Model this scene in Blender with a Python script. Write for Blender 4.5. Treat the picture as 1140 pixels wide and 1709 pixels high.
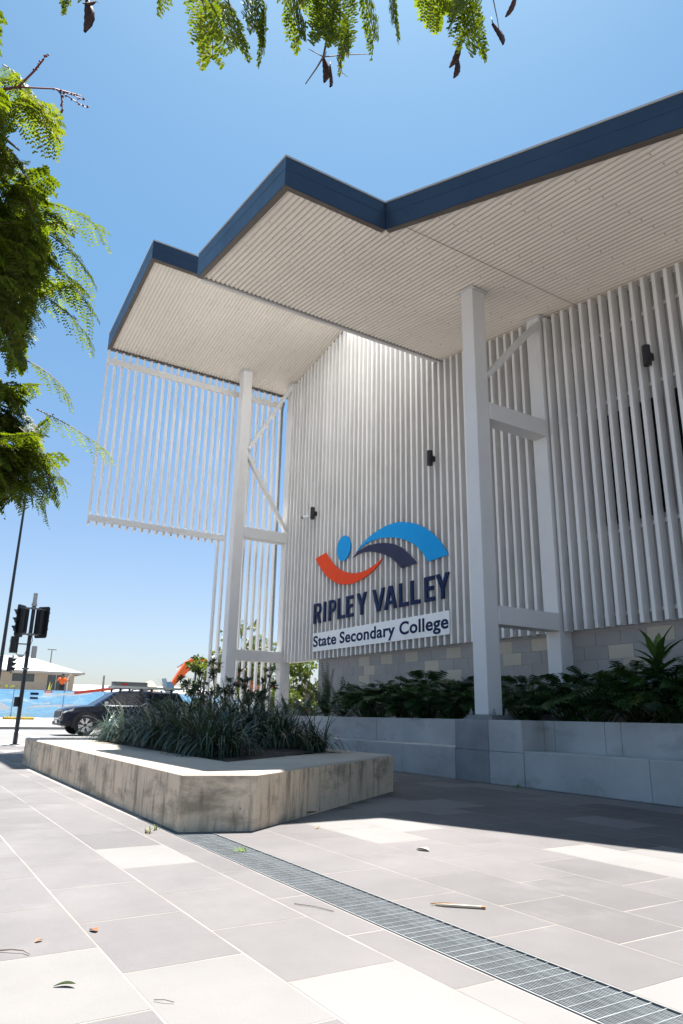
import bpy, bmesh, math, random
from mathutils import Vector, Matrix
R = math.radians
for o in list(bpy.data.objects):
    bpy.data.objects.remove(o)
scene = bpy.context.scene
COL = scene.collection

# ---------------------------------------------------------------- camera
cam_d = bpy.data.cameras.new("camera")
cam_d.sensor_fit = 'VERTICAL'
cam_d.sensor_height = 36.0
cam_d.sensor_width = 24.0
cam_d.lens = 1169.06 / 1709 * 36.0
cam_d.clip_start = 0.05
cam_d.clip_end = 6000
cam = bpy.data.objects.new("camera", cam_d)
COL.objects.link(cam)
def cam_axes(p, r, yaw):
    fwd = Vector((math.sin(yaw) * math.cos(p), math.cos(yaw) * math.cos(p), math.sin(p)))
    right = Vector((math.cos(yaw), -math.sin(yaw), 0))
    up = right.cross(fwd)
    return math.cos(r) * right + math.sin(r) * up, -math.sin(r) * right + math.cos(r) * up, fwd
cr, cu, cf = cam_axes(R(16.2307), R(1.086), R(-58.2742))
M = Matrix.Identity(4)
for i in range(3):
    M[i][0], M[i][1], M[i][2] = cr[i], cu[i], -cf[i]
M[2][3] = 0.9
cam.matrix_world = M
scene.camera = cam

# ---------------------------------------------------------------- world, sun, exposure
SUN = Vector((-1.89, 1.38, 8.75)).normalized()          # towards the sun
el = math.asin(SUN.z)
az = math.atan2(SUN.x, SUN.y)
world = bpy.data.worlds.new("World")
scene.world = world
world.use_nodes = True
nt = world.node_tree
bg = nt.nodes["Background"]
sky = nt.nodes.new("ShaderNodeTexSky")
sky.sky_type = 'NISHITA'
sky.sun_disc = False
sky.sun_elevation = el
sky.sun_rotation = az
sky.altitude = 50
sky.air_density = 1.0
sky.dust_density = 1.0
sky.ozone_density = 0.6
tint = nt.nodes.new("ShaderNodeMix")                     # white balance of the sky
tint.data_type = 'RGBA'
tint.blend_type = 'MULTIPLY'
tint.inputs["Factor"].default_value = 1
wtc = nt.nodes.new("ShaderNodeTexCoord")
wsep = nt.nodes.new("ShaderNodeSeparateXYZ")
wr = nt.nodes.new("ShaderNodeValToRGB")
wr.color_ramp.elements[0].position = 0.0
wr.color_ramp.elements[0].color = (0.82, 0.83, 0.97, 1)
_e = wr.color_ramp.elements.new(0.14)
_e.color = (0.84, 0.87, 0.94, 1)
wr.color_ramp.elements[-1].position = 0.55
wr.color_ramp.elements[-1].color = (0.66, 0.97, 1.04, 1)
nt.links.new(wtc.outputs["Generated"], wsep.inputs[0])
nt.links.new(wsep.outputs[2], wr.inputs[0])
nt.links.new(wr.outputs[0], tint.inputs[7])
nt.links.new(sky.outputs[0], tint.inputs[6])
nt.links.new(tint.outputs[2], bg.inputs[0])
bg.inputs[1].default_value = 0.05
sun_d = bpy.data.lights.new("sun", 'SUN')
sun_d.energy = 5.0
sun_d.angle = R(0.5)
sun_d.color = (1.0, 0.965, 0.92)
sun = bpy.data.objects.new("sun", sun_d)
sun.rotation_euler = SUN.to_track_quat('Z', 'Y').to_euler()
sun.location = SUN * 60
COL.objects.link(sun)
scene.view_settings.view_transform = 'Standard'
scene.view_settings.look = 'None'
scene.view_settings.exposure = 1.73
scene.view_settings.gamma = 1

# ---------------------------------------------------------------- helpers
rnd = random.Random(7)
def wloc(o):
    v = Vector((0, 0, 0))
    while o is not None:
        v += o.location
        o = o.parent
    return v
class MB:
    def __init__(s):
        s.v, s.f, s.m, s.t = [], [], [], []
    def add(s, vs, fs, mi=0, tone=0.5):
        n = len(s.v)
        s.v.extend([tuple(p) for p in vs])
        for f in fs:
            s.f.append(tuple(n + i for i in f))
            s.m.append(mi)
            s.t.append(tone)
        return s
    def box(s, x0, x1, y0, y1, z0, z1, mi=0, tone=0.5):
        vs = [(x0, y0, z0), (x1, y0, z0), (x1, y1, z0), (x0, y1, z0), (x0, y0, z1), (x1, y0, z1), (x1, y1, z1), (x0, y1, z1)]
        return s.add(vs, [(3, 2, 1, 0), (4, 5, 6, 7), (0, 1, 5, 4), (1, 2, 6, 5), (2, 3, 7, 6), (3, 0, 4, 7)], mi, tone)
    def hexa(s, vs, mi=0, tone=0.5):
        return s.add(vs, [(3, 2, 1, 0), (4, 5, 6, 7), (0, 1, 5, 4), (1, 2, 6, 5), (2, 3, 7, 6), (3, 0, 4, 7)], mi, tone)
    def bar(s, p, q, w, h, up=(0, 0, 1), mi=0):
        p, q = Vector(p), Vector(q)
        d = (q - p).normalized()
        a = d.cross(Vector(up))
        if a.length < 1e-5:
            a = d.cross(Vector((1, 0, 0)))
        a.normalize()
        b = a.cross(d)
        a *= w / 2
        b *= h / 2
        return s.hexa([p - a - b, q - a - b, q + a - b, p + a - b, p - a + b, q - a + b, q + a + b, p + a + b], mi)
    def tube(s, pts, rad, n=8, mi=0, cap=True, tone=0.5):
        pts = [Vector(p) for p in pts]
        if not isinstance(rad, (list, tuple)):
            rad = [rad] * len(pts)
        vs, fs = [], []
        ref = Vector((0.31, 0.17, 0.93))
        for i, p in enumerate(pts):
            d = (pts[min(i + 1, len(pts) - 1)] - pts[max(i - 1, 0)]).normalized()
            a = d.cross(ref)
            if a.length < 0.1:
                a = d.cross(Vector((1, 0, 0)))
            a.normalize()
            b = d.cross(a)
            for k in range(n):
                t = 2 * math.pi * k / n
                vs.append(p + (a * math.cos(t) + b * math.sin(t)) * rad[i])
        for i in range(len(pts) - 1):
            for k in range(n):
                fs.append((i * n + k, i * n + (k + 1) % n, (i + 1) * n + (k + 1) % n, (i + 1) * n + k))
        if cap:
            fs.append(tuple(range(n - 1, -1, -1)))
            fs.append(tuple((len(pts) - 1) * n + k for k in range(n)))
        return s.add(vs, fs, mi, tone)
    def prism(s, poly, vec, mi=0, tone=0.5):
        """poly: list of 3-D points of a planar outline, extruded by vec"""
        n = len(poly)
        vec = Vector(vec)
        a = [Vector(p) for p in poly]
        b = [p + vec for p in a]
        fs = [tuple(range(n - 1, -1, -1)), tuple(range(n, 2 * n))]
        for i in range(n):
            fs.append((i, (i + 1) % n, n + (i + 1) % n, n + i))
        return s.add(a + b, fs, mi, tone)
    def loft(s, rings, mi=0, cap=True):
        n = len(rings[0])
        vs = [p for r in rings for p in r]
        fs = []
        for i in range(len(rings) - 1):
            for k in range(n):
                fs.append((i * n + k, i * n + (k + 1) % n, (i + 1) * n + (k + 1) % n, (i + 1) * n + k))
        if cap:
            fs.append(tuple(range(n - 1, -1, -1)))
            fs.append(tuple((len(rings) - 1) * n + k for k in range(n)))
        return s.add(vs, fs, mi)
    def ball(s, c, r, n=8, m=6, mi=0, tone=0.5):
        c = Vector(c)
        r = Vector(r) if isinstance(r, (tuple, list)) else Vector((r, r, r))
        vs, fs = [], []
        for i in range(1, m):
            ph = math.pi * i / m
            for k in range(n):
                t = 2 * math.pi * k / n
                vs.append(c + Vector((r.x * math.sin(ph) * math.cos(t), r.y * math.sin(ph) * math.sin(t), r.z * math.cos(ph))))
        top = len(vs)
        vs += [c + Vector((0, 0, r.z)), c - Vector((0, 0, r.z))]
        for i in range(m - 2):
            for k in range(n):
                fs.append((i * n + k, (i + 1) * n + k, (i + 1) * n + (k + 1) % n, i * n + (k + 1) % n))
        for k in range(n):
            fs.append((top, k, (k + 1) % n))
            fs.append((top + 1, (m - 2) * n + (k + 1) % n, (m - 2) * n + k))
        return s.add(vs, fs, mi, tone)
    def build(s, name, mats, parent=None, smooth=False, base=None, bevel=0, fix=True):
        off = wloc(parent) if parent is not None else Vector(base or (0, 0, 0))
        me = bpy.data.meshes.new(name)
        me.from_pydata([(p[0] - off.x, p[1] - off.y, p[2] - off.z) for p in s.v], [], s.f)
        if not isinstance(mats, (list, tuple)):
            mats = [mats]
        for m in mats:
            me.materials.append(m)
        if len(mats) > 1:
            me.polygons.foreach_set("material_index", s.m)
        at = me.attributes.new("tone", 'FLOAT', 'FACE')
        at.data.foreach_set("value", s.t)
        if smooth:
            me.polygons.foreach_set("use_smooth", [True] * len(me.polygons))
        me.update()
        if fix and len(s.f) < 4000:
            bm = bmesh.new()
            bm.from_mesh(me)
            bmesh.ops.recalc_face_normals(bm, faces=bm.faces)
            bm.to_mesh(me)
            bm.free()
        o = bpy.data.objects.new(name, me)
        COL.objects.link(o)
        if parent is not None:
            o.parent = parent
        else:
            o.location = off
        if bevel:
            b = o.modifiers.new("bevel", 'BEVEL')
            b.width = bevel
            b.segments = 2
            b.limit_method = 'ANGLE'
            b.angle_limit = R(40)
        return o
def tag(o, label, cat, group=None, kind=None):
    o["label"] = label
    o["category"] = cat
    if group:
        o["group"] = group
    if kind:
        o["kind"] = kind
    return o
def thing(name, loc, label, cat, group=None, rz=0.0):
    o = bpy.data.objects.new(name, None)
    o.empty_display_size = 0.3
    COL.objects.link(o)
    o.location = loc
    o.rotation_euler = (0, 0, rz)
    return tag(o, label, cat, group)
def copy_tree(o, parent=None):
    c = o.copy()
    COL.objects.link(c)
    c.parent = parent
    for ch in list(o.children):
        copy_tree(ch, c)
    return c
def struct(o):
    o["kind"] = "structure"
    return o

# ---------------------------------------------------------------- materials
def mat(name, col, rough=0.6, var=0.10, vscale=3.0, bump=0.0, bscale=60.0, metal=0.0, spec=0.5, tone=0.0,
        fine=0.0, fscale=150.0, stain=None, stretch=None, translucent=0.0, coat=0.0, rvar=0.0, tcol=None):
    m = bpy.data.materials.new(name)
    m.use_nodes = True
    t = m.node_tree
    N, L = t.nodes, t.links
    p = N["Principled BSDF"]
    p.inputs["Roughness"].default_value = rough
    p.inputs["Metallic"].default_value = metal
    p.inputs["Specular IOR Level"].default_value = spec
    if coat:
        p.inputs["Coat Weight"].default_value = coat
        p.inputs["Coat Roughness"].default_value = 0.04
    tc = N.new("ShaderNodeTexCoord")
    vec = tc.outputs["Object"]
    def noise(scale, detail=5, st=None, rough_=0.6):
        n = N.new("ShaderNodeTexNoise")
        n.inputs["Scale"].default_value = scale
        n.inputs["Detail"].default_value = detail
        n.inputs["Roughness"].default_value = rough_
        v = vec
        if st:
            mp = N.new("ShaderNodeMapping")
            mp.inputs["Scale"].default_value = st
            L.new(vec, mp.inputs["Vector"])
            v = mp.outputs[0]
        L.new(v, n.inputs["Vector"])
        return n.outputs["Fac"]
    def rng(sock, a, b, c, d):
        r = N.new("ShaderNodeMapRange")
        L.new(sock, r.inputs[0])
        r.inputs[1].default_value, r.inputs[2].default_value = a, b
        r.inputs[3].default_value, r.inputs[4].default_value = c, d
        return r.outputs[0]
    def mul(a, b):
        n = N.new("ShaderNodeMath")
        n.operation = 'MULTIPLY'
        L.new(a, n.inputs[0])
        if isinstance(b, float):
            n.inputs[1].default_value = b
        else:
            L.new(b, n.inputs[1])
        return n.outputs[0]
    f = rng(noise(vscale, 6, stretch), 0.3, 0.7, 1 - var, 1 + var)
    if fine:
        f = mul(f, rng(noise(fscale, 2), 0.3, 0.7, 1 - fine, 1 + fine))
    if tone:
        a = N.new("ShaderNodeAttribute")
        a.attribute_name = "tone"
        f = mul(f, rng(a.outputs["Fac"], 0, 1, 1 - tone, 1 + tone))
    mx = N.new("ShaderNodeMix")
    mx.data_type = 'RGBA'
    mx.blend_type = 'MULTIPLY'
    mx.inputs["Factor"].default_value = 1
    mx.inputs[6].default_value = (*col, 1)
    cb = N.new("ShaderNodeCombineColor")
    for i in range(3):
        L.new(f, cb.inputs[i])
    L.new(cb.outputs[0], mx.inputs[7])
    out = mx.outputs[2]
    if tcol:
        a = N.new("ShaderNodeAttribute")
        a.attribute_name = "tone"
        m3 = N.new("ShaderNodeMix")
        m3.data_type = 'RGBA'
        L.new(rng(a.outputs["Fac"], 0.6, 1.0, 0, 1), m3.inputs["Factor"])
        L.new(out, m3.inputs[6])
        m3.inputs[7].default_value = (*tcol, 1)
        out = m3.outputs[2]
    for st in (stain or []):
        # (colour, scale, stretch, lo, hi, amount)
        c, sc, stv, lo, hi, am = st
        k = rng(noise(sc, 8, stv, 0.65), lo, hi, 0, am)
        m2 = N.new("ShaderNodeMix")
        m2.data_type = 'RGBA'
        L.new(k, m2.inputs["Factor"])
        L.new(out, m2.inputs[6])
        m2.inputs[7].default_value = (*c, 1)
        out = m2.outputs[2]
    L.new(out, p.inputs["Base Color"])
    if rvar:
        L.new(rng(noise(vscale * 2, 4), 0.3, 0.7, max(0.02, rough - rvar), min(1, rough + rvar)), p.inputs["Roughness"])
    if bump:
        b = N.new("ShaderNodeBump")
        b.inputs["Strength"].default_value = bump
        b.inputs["Distance"].default_value = 0.01
        L.new(noise(bscale, 6), b.inputs["Height"])
        L.new(b.outputs[0], p.inputs["Normal"])
    if translucent:
        tr = N.new("ShaderNodeBsdfTranslucent")
        hs = N.new("ShaderNodeHueSaturation")
        hs.inputs["Value"].default_value = 1.9
        hs.inputs["Saturation"].default_value = 1.15
        hs.inputs["Hue"].default_value = 0.485
        L.new(out, hs.inputs["Color"])
        L.new(hs.outputs[0], tr.inputs[0])
        ms = N.new("ShaderNodeMixShader")
        ms.inputs[0].default_value = translucent
        L.new(p.outputs[0], ms.inputs[1])
        L.new(tr.outputs[0], ms.inputs[2])
        L.new(ms.outputs[0], N["Material Output"].inputs[0])
    return m

M_cream = mat("cream_paint", (0.73, 0.71, 0.69), 0.36, 0.06, 1.2, 0.04, 30, tone=0.06, stain=[((0.42, 0.36, 0.28), 1.4, (1, 1, 0.25), 0.60, 0.85, 0.35)])
M_steel = mat("cream_steel", (0.68, 0.67, 0.66), 0.42, 0.05, 1.0, 0.05, 40, stain=[((0.36, 0.31, 0.25), 2.0, (1, 1, 0.3), 0.60, 0.85, 0.4)])
M_soffit = mat("soffit_sheet", (0.82, 0.745, 0.655), 0.45, 0.05, 0.8, 0, stain=[((0.40, 0.33, 0.27), 2.2, None, 0.62, 0.85, 0.35), ((0.22, 0.17, 0.13), 38, None, 0.70, 0.76, 0.6)])
def screw_rows(m, px_, py_, r_):
    """rows of small screw heads on the sheet"""
    t = m.node_tree
    N, L = t.nodes, t.links
    p = N["Principled BSDF"]
    src = p.inputs["Base Color"].links[0].from_socket
    tc = N.new("ShaderNodeTexCoord")
    sp = N.new("ShaderNodeSeparateXYZ")
    L.new(tc.outputs["Object"], sp.inputs[0])
    sq = []
    for k, per in ((0, px_), (1, py_)):
        a = N.new("ShaderNodeMath"); a.operation = 'PINGPONG'
        a.inputs[1].default_value = per / 2
        L.new(sp.outputs[k], a.inputs[0])
        b = N.new("ShaderNodeMath"); b.operation = 'POWER'; b.inputs[1].default_value = 2
        L.new(a.outputs[0], b.inputs[0])
        sq.append(b.outputs[0])
    ad = N.new("ShaderNodeMath"); ad.operation = 'ADD'
    L.new(sq[0], ad.inputs[0]); L.new(sq[1], ad.inputs[1])
    lt_ = N.new("ShaderNodeMath"); lt_.operation = 'LESS_THAN'; lt_.inputs[1].default_value = r_ * r_
    L.new(ad.outputs[0], lt_.inputs[0])
    sc_ = N.new("ShaderNodeMath"); sc_.operation = 'MULTIPLY'; sc_.inputs[1].default_value = .65
    L.new(lt_.outputs[0], sc_.inputs[0])
    mx = N.new("ShaderNodeMix"); mx.data_type = 'RGBA'
    L.new(sc_.outputs[0], mx.inputs["Factor"]); L.new(src, mx.inputs[6])
    mx.inputs[7].default_value = (.22, .18, .15, 1)
    L.new(mx.outputs[2], p.inputs["Base Color"])
screw_rows(M_soffit, 0.92, 0.282, 0.013)
M_clad = mat("wall_cladding", (0.50, 0.485, 0.465), 0.6, 0.06, 0.8)
M_fascia = mat("dark_fascia", (0.020, 0.034, 0.060), 0.33, 0.12, 0.6, 0.03, 12, spec=0.6, rvar=0.08)
M_flash = mat("roof_sheet", (0.42, 0.42, 0.41), 0.5, 0.05)
M_lip_shade = mat("fascia_lip", (0.11, 0.088, 0.07), 0.5, 0.1)  # brown underside: shade and ground bounce put into the colour
M_glass = mat("dark_glass", (0.012, 0.014, 0.016), 0.06, 0.1, spec=0.6)
M_black = mat("black_metal", (0.012, 0.012, 0.014), 0.42, 0.15, 8)
M_blackpole = mat("black_pole_paint", (0.014, 0.018, 0.024), 0.5, 0.15, 6)
M_concrete = mat("bench_concrete", (0.44, 0.425, 0.405), 0.8, 0.16, 1.3, 0.35, 70, fine=0.06, fscale=220,
                 stain=[((0.12, 0.12, 0.12), 1.7, (1, 1, 2.0), 0.55, 0.85, 0.7), ((0.09, 0.085, 0.08), 30, None, 0.69, 0.74, 0.7), ((0.48, 0.475, 0.46), 1.1, (1, 1, 3), 0.58, 0.8, 0.5)])
M_pedestal = mat("pedestal_concrete", (0.28, 0.275, 0.27), 0.8, 0.2, 2.0, 0.35, 70, fine=0.06,
                 stain=[((0.13, 0.13, 0.13), 2.3, (1, 1, 0.7), 0.52, 0.8, 0.75), ((0.30, 0.30, 0.30), 3.1, None, 0.62, 0.8, 0.5)])
M_planter = mat("planter_concrete", (0.74, 0.58, 0.41), 0.85, 0.16, 1.6, 0.45, 55, fine=0.08, fscale=160,
                stain=[((0.20, 0.15, 0.105), 1.5, (1, 1, 2.6), 0.50, 0.64, 0.68), ((0.17, 0.13, 0.095), 9, (1, 1, 0.18), 0.50, 0.66, 0.75),
                       ((0.30, 0.20, 0.11), 0.8, None, 0.58, 0.8, 0.5), ((0.10, 0.085, 0.07), 24, None, 0.63, 0.70, 0.7), ((0.60, 0.56, 0.51), 3.0, (1, 1, 0.4), 0.62, 0.8, 0.6)])
M_rim = mat("planter_rim", (0.40, 0.345, 0.28), 0.85, 0.12, 1.2, 0.35, 60, fine=0.07,
            stain=[((0.17, 0.13, 0.095), 2.4, None, 0.58, 0.8, 0.45), ((0.43, 0.405, 0.37), 1.3, None, 0.6, 0.8, 0.5)])
M_dark_paver = mat("grey_paver", (0.094, 0.0865, 0.0855), 0.72, 0.17, 1.1, 0.25, 120, fine=0.14, fscale=260, tone=0.10,
                   stain=[((0.20, 0.19, 0.185), 2.1, None, 0.56, 0.8, 0.35), ((0.085, 0.08, 0.08), 1.5, None, 0.62, 0.82, 0.4), ((0.30, 0.28, 0.265), 55, None, 0.72, 0.76, 0.6), ((0.07, 0.065, 0.065), 9, None, 0.70, 0.73, 0.35), ((0.165, 0.152, 0.148), 0.45, None, 0.45, 0.7, 0.5)])
M_light_paver = mat("pale_paver", (0.158, 0.150, 0.143), 0.75, 0.10, 1.3, 0.25, 120, fine=0.06, fscale=260, tone=0.06,
                    stain=[((0.12, 0.108, 0.098), 2.4, None, 0.58, 0.82, 0.4), ((0.14, 0.11, 0.085), 60, None, 0.74, 0.78, 0.5)])
M_grout = mat("sandy_joint", (0.25, 0.222, 0.20), 0.95, 0.25, 3.0, 0.5, 200, stain=[((0.11, 0.09, 0.075), 1.3, None, 0.58, 0.70, 0.7)])
M_channel = mat("drain_channel", (0.05, 0.052, 0.055), 0.9, 0.3, 6)
M_galv = mat("galvanised_steel", (0.20, 0.215, 0.222), 0.55, 0.18, 14, metal=0.25, tone=0.25)
M_soil = mat("mulch_soil", (0.055, 0.04, 0.03), 0.95, 0.4, 14, 0.9, 40, fine=0.3)
M_asphalt = mat("asphalt", (0.15, 0.146, 0.142), 0.85, 0.08, 0.5, 0.3, 90, fine=0.1)
M_conc_path = mat("footpath_concrete", (0.28, 0.268, 0.252), 0.85, 0.07, 0.6, 0.2, 60, fine=0.05)
M_white = mat("white_line_paint", (0.55, 0.55, 0.54), 0.6, 0.08, 2)
M_earth = mat("dry_earth", (0.36, 0.30, 0.23), 0.95, 0.2, 0.3, 0.4, 12)
M_block = mat("grey_block", (0.36, 0.335, 0.315), 0.85, 0.06, 2, 0.4, 110, fine=0.05, tone=0.06)
M_blockpale = mat("pale_block", (0.52, 0.455, 0.365), 0.85, 0.05, 2, 0.4, 110, fine=0.05, tone=0.05)
M_mortar = mat("mortar", (0.40, 0.37, 0.34), 0.9, 0.08, 3)
M_orange = mat("orange_panel", (0.80, 0.06, 0.006), 0.35, 0.03, spec=0.12)
M_sky = mat("light_blue_panel", (0.004, 0.30, 0.70), 0.35, 0.03, spec=0.1)
M_navy = mat("navy_panel", (0.028, 0.032, 0.075), 0.35, 0.05, spec=0.12)
M_navytext = mat("navy_letter", (0.006, 0.018, 0.075), 0.4, 0.05, spec=0.1)
M_signwhite = mat("white_sign_panel", (0.80, 0.81, 0.82), 0.35, 0.02)
M_trans = mat("translucent_glow_sheet", (0.80, 0.80, 0.78), 0.5, 0.02)  # for the added sheet that passes sunlight onto the wall
def make_translucent(m, k):
    t = m.node_tree
    tr = t.nodes.new("ShaderNodeBsdfTranslucent")
    tr.inputs[0].default_value = (0.97, 0.97, 0.96, 1)
    ms = t.nodes.new("ShaderNodeMixShader")
    ms.inputs[0].default_value = k
    t.links.new(t.nodes["Principled BSDF"].outputs[0], ms.inputs[1])
    t.links.new(tr.outputs[0], ms.inputs[2])
    t.links.new(ms.outputs[0], t.nodes["Material Output"].inputs[0])
make_translucent(M_trans, 0.92)
# foliage
M_leaf = mat("tree_leaf", (0.085, 0.125, 0.018), 0.55, 0.25, 5, tone=0.6, translucent=0.42, spec=0.16, tcol=(0.14, 0.165, 0.03))
M_twig = mat("tree_twig", (0.16, 0.11, 0.07), 0.8, 0.2, 12)
M_bark = mat("tree_bark", (0.14, 0.105, 0.075), 0.9, 0.3, 8, 0.8, 30, stretch=(1, 1, 0.3))
M_pod = mat("seed_pod_brown", (0.050, 0.016, 0.012), 0.5, 0.25, 30)
M_bud = mat("red_bud", (0.16, 0.035, 0.04), 0.6, 0.2, 30)
M_grass = mat("strappy_leaf", (0.042, 0.072, 0.032), 0.40, 0.25, 3, tone=0.5, translucent=0.12, tcol=(0.13, 0.11, 0.055))
M_bluegrass = mat("blue_strappy_leaf", (0.075, 0.115, 0.095), 0.36, 0.25, 3, tone=0.45, translucent=0.10, tcol=(0.14, 0.13, 0.08))
M_shrub = mat("whorled_leaf", (0.035, 0.062, 0.020), 0.38, 0.25, 5, tone=0.5, translucent=0.15, tcol=(0.10, 0.085, 0.04))
M_philo = mat("lobed_leaf", (0.036, 0.085, 0.022), 0.36, 0.3, 4, tone=0.55, translucent=0.06, spec=0.45, tcol=(0.055, 0.075, 0.014))
M_fern = mat("cycad_leaf", (0.030, 0.060, 0.018), 0.34, 0.3, 4, tone=0.5, translucent=0.10, tcol=(0.12, 0.09, 0.035))
M_cordy = mat("broad_strap_leaf", (0.045, 0.095, 0.020), 0.33, 0.3, 4, tone=0.5, translucent=0.14)
M_bush = mat("garden_tree_leaf", (0.075, 0.115, 0.022), 0.45, 0.25, 2, tone=0.5, translucent=0.35, tcol=(0.17, 0.15, 0.03))
M_dryleaf = mat("dry_leaf", (0.30, 0.15, 0.06), 0.8, 0.2, 40)
M_greenleaf = mat("fresh_weed", (0.13, 0.22, 0.03), 0.6, 0.2, 40, tone=0.4, translucent=0.2)

# ---------------------------------------------------------------- ground, paving, road
g = MB()
g.add([(-2500, -2500, -0.06), (2500, -2500, -0.06), (2500, 2500, -0.06), (-2500, 2500, -0.06)], [(0, 1, 2, 3)])
struct(g.build("ground", M_asphalt))
rd = MB()
rd.add([(-38.4, -250, -0.008), (-22.25, -250, -0.008), (-22.25, 250, -0.008), (-38.4, 250, -0.008)], [(0, 1, 2, 3)])
struct(rd.build("road", M_asphalt))
rm = MB()
rm.add([(-36.3, 4.92, -0.003), (-24.0, 4.25, -0.003), (-24.0, 4.45, -0.003), (-36.3, 5.2, -0.003)], [(0, 1, 2, 3)])
rm.add([(-30.2, 2.0, -0.003), (-30.05, 2.0, -0.003), (-30.05, -60, -0.003), (-30.2, -60, -0.003)], [(0, 1, 2, 3)])
for k in range(8):
    y = 12 + k * 7
    rm.add([(-31.6, y, -0.003), (-31.48, y, -0.003), (-31.48, y + 3, -0.003), (-31.6, y + 3, -0.003)], [(0, 1, 2, 3)])
struct(rm.build("road_markings", M_white))
kb = MB()
kb.box(-22.25, -21.9, -60, 60, -0.05, 0.004)
kb.box(-38.75, -38.4, -250, 250, -0.05, 0.12)
struct(kb.build("kerb", M_conc_path, bevel=0.02))
fp = MB()
fp.add([(-38.75, -250, 0.118), (-38.75, 250, 0.118), (-46.6, 250, 0.40), (-46.6, -250, 0.40)], [(0, 1, 2, 3)])
struct(fp.build("footpath", M_conc_path))
te = MB()
prof = [(-46.6, 0.395), (-48.5, 0.9), (-52, 1.5), (-58, 1.52), (-90, 1.5), (-150, 1.2), (-400, 0.6), (-420, -0.1)]
for i in range(len(prof) - 1):
    (xa, za), (xb, zb) = prof[i], prof[i + 1]
    te.add([(xa, -300, za), (xa, 300, za), (xb, 300, zb), (xb, -300, zb)], [(0, 1, 2, 3)])
struct(te.build("building_site_terrain", M_earth))
# near-side plain concrete apron between kerb and pavers
ap = MB()
ap.box(-21.9, -20.6, -60, 60, -0.05, 0.0)
ap.box(-20.6, 14, 9.9, 60, -0.05, -0.004)
struct(ap.build("concrete_apron", M_conc_path))

# pavers: rows 0.475 m wide along x, each 0.70 m long, running bond; pale ones where the photograph has them
PX, PY = 0.70, 0.475
pale = {}
def row_of(y): return math.floor((y - 0.87) / PY)
pale_pts = [(-2.84, .58), (-2.46, 1.0), (-2.2, 1.0), (-2.1, 1.6), (-4.94, 1.58), (-2.2, 0.2), (-2.0, 2.0),
            (-7.95, 7.02), (-7.57, 7.46), (-7.16, 7.47), (-6.5, 7.45), (-6.24, 7.4), (-6.04, 6.95), (-5.42, 7.35), (-5.87, 7.38), (-4.99, 7.3), (-4.3, 7.3), (-3.6, 7.3),
            (-6.46, 5.25), (-6.36, 5.50), (-5.95, 4.95), (-6.82, 4.93), (-6.27, 4.36), (-5.37, 4.01), (-5.62, 3.88), (-4.95, 3.57), (-5.4, 3.47), (-5.9, 3.9), (-6.2, 3.5),
            (-3.55, 4.85), (-3.1, 4.85), (-3.27, 4.52), (-2.7, 4.45), (-4.71, 5.88), (-2.1, 4.9), (-1.5, 2.6), (-9.3, 6.4), (-12.0, 1.2), (-15.2, .6), (-17.5, 2.6), (-18.6, 2.5), (-18.0, 0.9), (-10.8, -.3), (-8.0, -1.0), (-16, 3.4)]
def col_of(r, x):
    off = -0.04 if r % 2 == 0 else -0.38
    if r >= 3:
        off = -0.43 if r % 2 == 1 else -0.10
    return math.floor((x - off) / PX), off
for (x, y) in pale_pts:
    r = row_of(y)
    pale[(r, col_of(r, x)[0])] = 1
pv = MB()
gr_ = MB()
prng = random.Random(3)
XA, XB = -20.6, 3.5
for r in range(-20, 15):
    y0, y1 = 0.87 + r * PY, 0.87 + (r + 1) * PY
    spans = [(y0, y1, XA, XB)]
    if r == 2:
        spans = [(1.82, 2.022, XA, XB)]
    if r == 3:
        spans = [(2.338, y1, XA, XB)]
    if r == 14:
        spans = [(y0, 7.70, XA, XB)]
    for (a, b, xa, xb) in spans:
        if b - a < 0.03:
            continue
        _, off = col_of(r, 0)
        k0 = math.floor((xa - off) / PX)
        k1 = math.ceil((xb - off) / PX)
        for k in range(k0, k1):
            x0, x1 = max(xa, off + k * PX), min(xb, off + (k + 1) * PX)
            if x1 - x0 < 0.05:
                continue
            e = 0.0048
            j = lambda s=0.0012: prng.uniform(-s, s)
            z = prng.uniform(-0.0002, 0.0002)
            pv.add([(x0 + e + j(), a + e + j(), z), (x1 - e + j(), a + e + j(), z), (x1 - e + j(), b - e + j(), z), (x0 + e + j(), b - e + j(), z)],
                   [(0, 1, 2, 3)], 1 if (r, k) in pale else 0, prng.random())
# strip beside the drain beyond its ends
for (xa, xb) in ((XA, -14.1), (1.62, XB)):
    x = xa
    while x < xb - 0.05:
        x1 = min(x + PX, xb)
        pv.add([(x + .004, 2.03, 0), (x1 - .004, 2.03, 0), (x1 - .004, 2.33, 0), (x + .004, 2.33, 0)], [(0, 1, 2, 3)], 0, prng.random())
        x = x1
struct(pv.build("paving", [M_dark_paver, M_light_paver]))
for (xa, xb, ya, yb) in ((XA, XB, -9, 2.026), (XA, XB, 2.334, 9.9), (XA, -6.6, 2.026, 2.334), (1.62, XB, 2.026, 2.334)):
    gr_.add([(xa, ya, -0.0007), (xb, ya, -0.0007), (xb, yb, -0.0007), (xa, yb, -0.0007)], [(0, 1, 2, 3)])
struct(gr_.build("paving_joints", M_grout))

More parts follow.
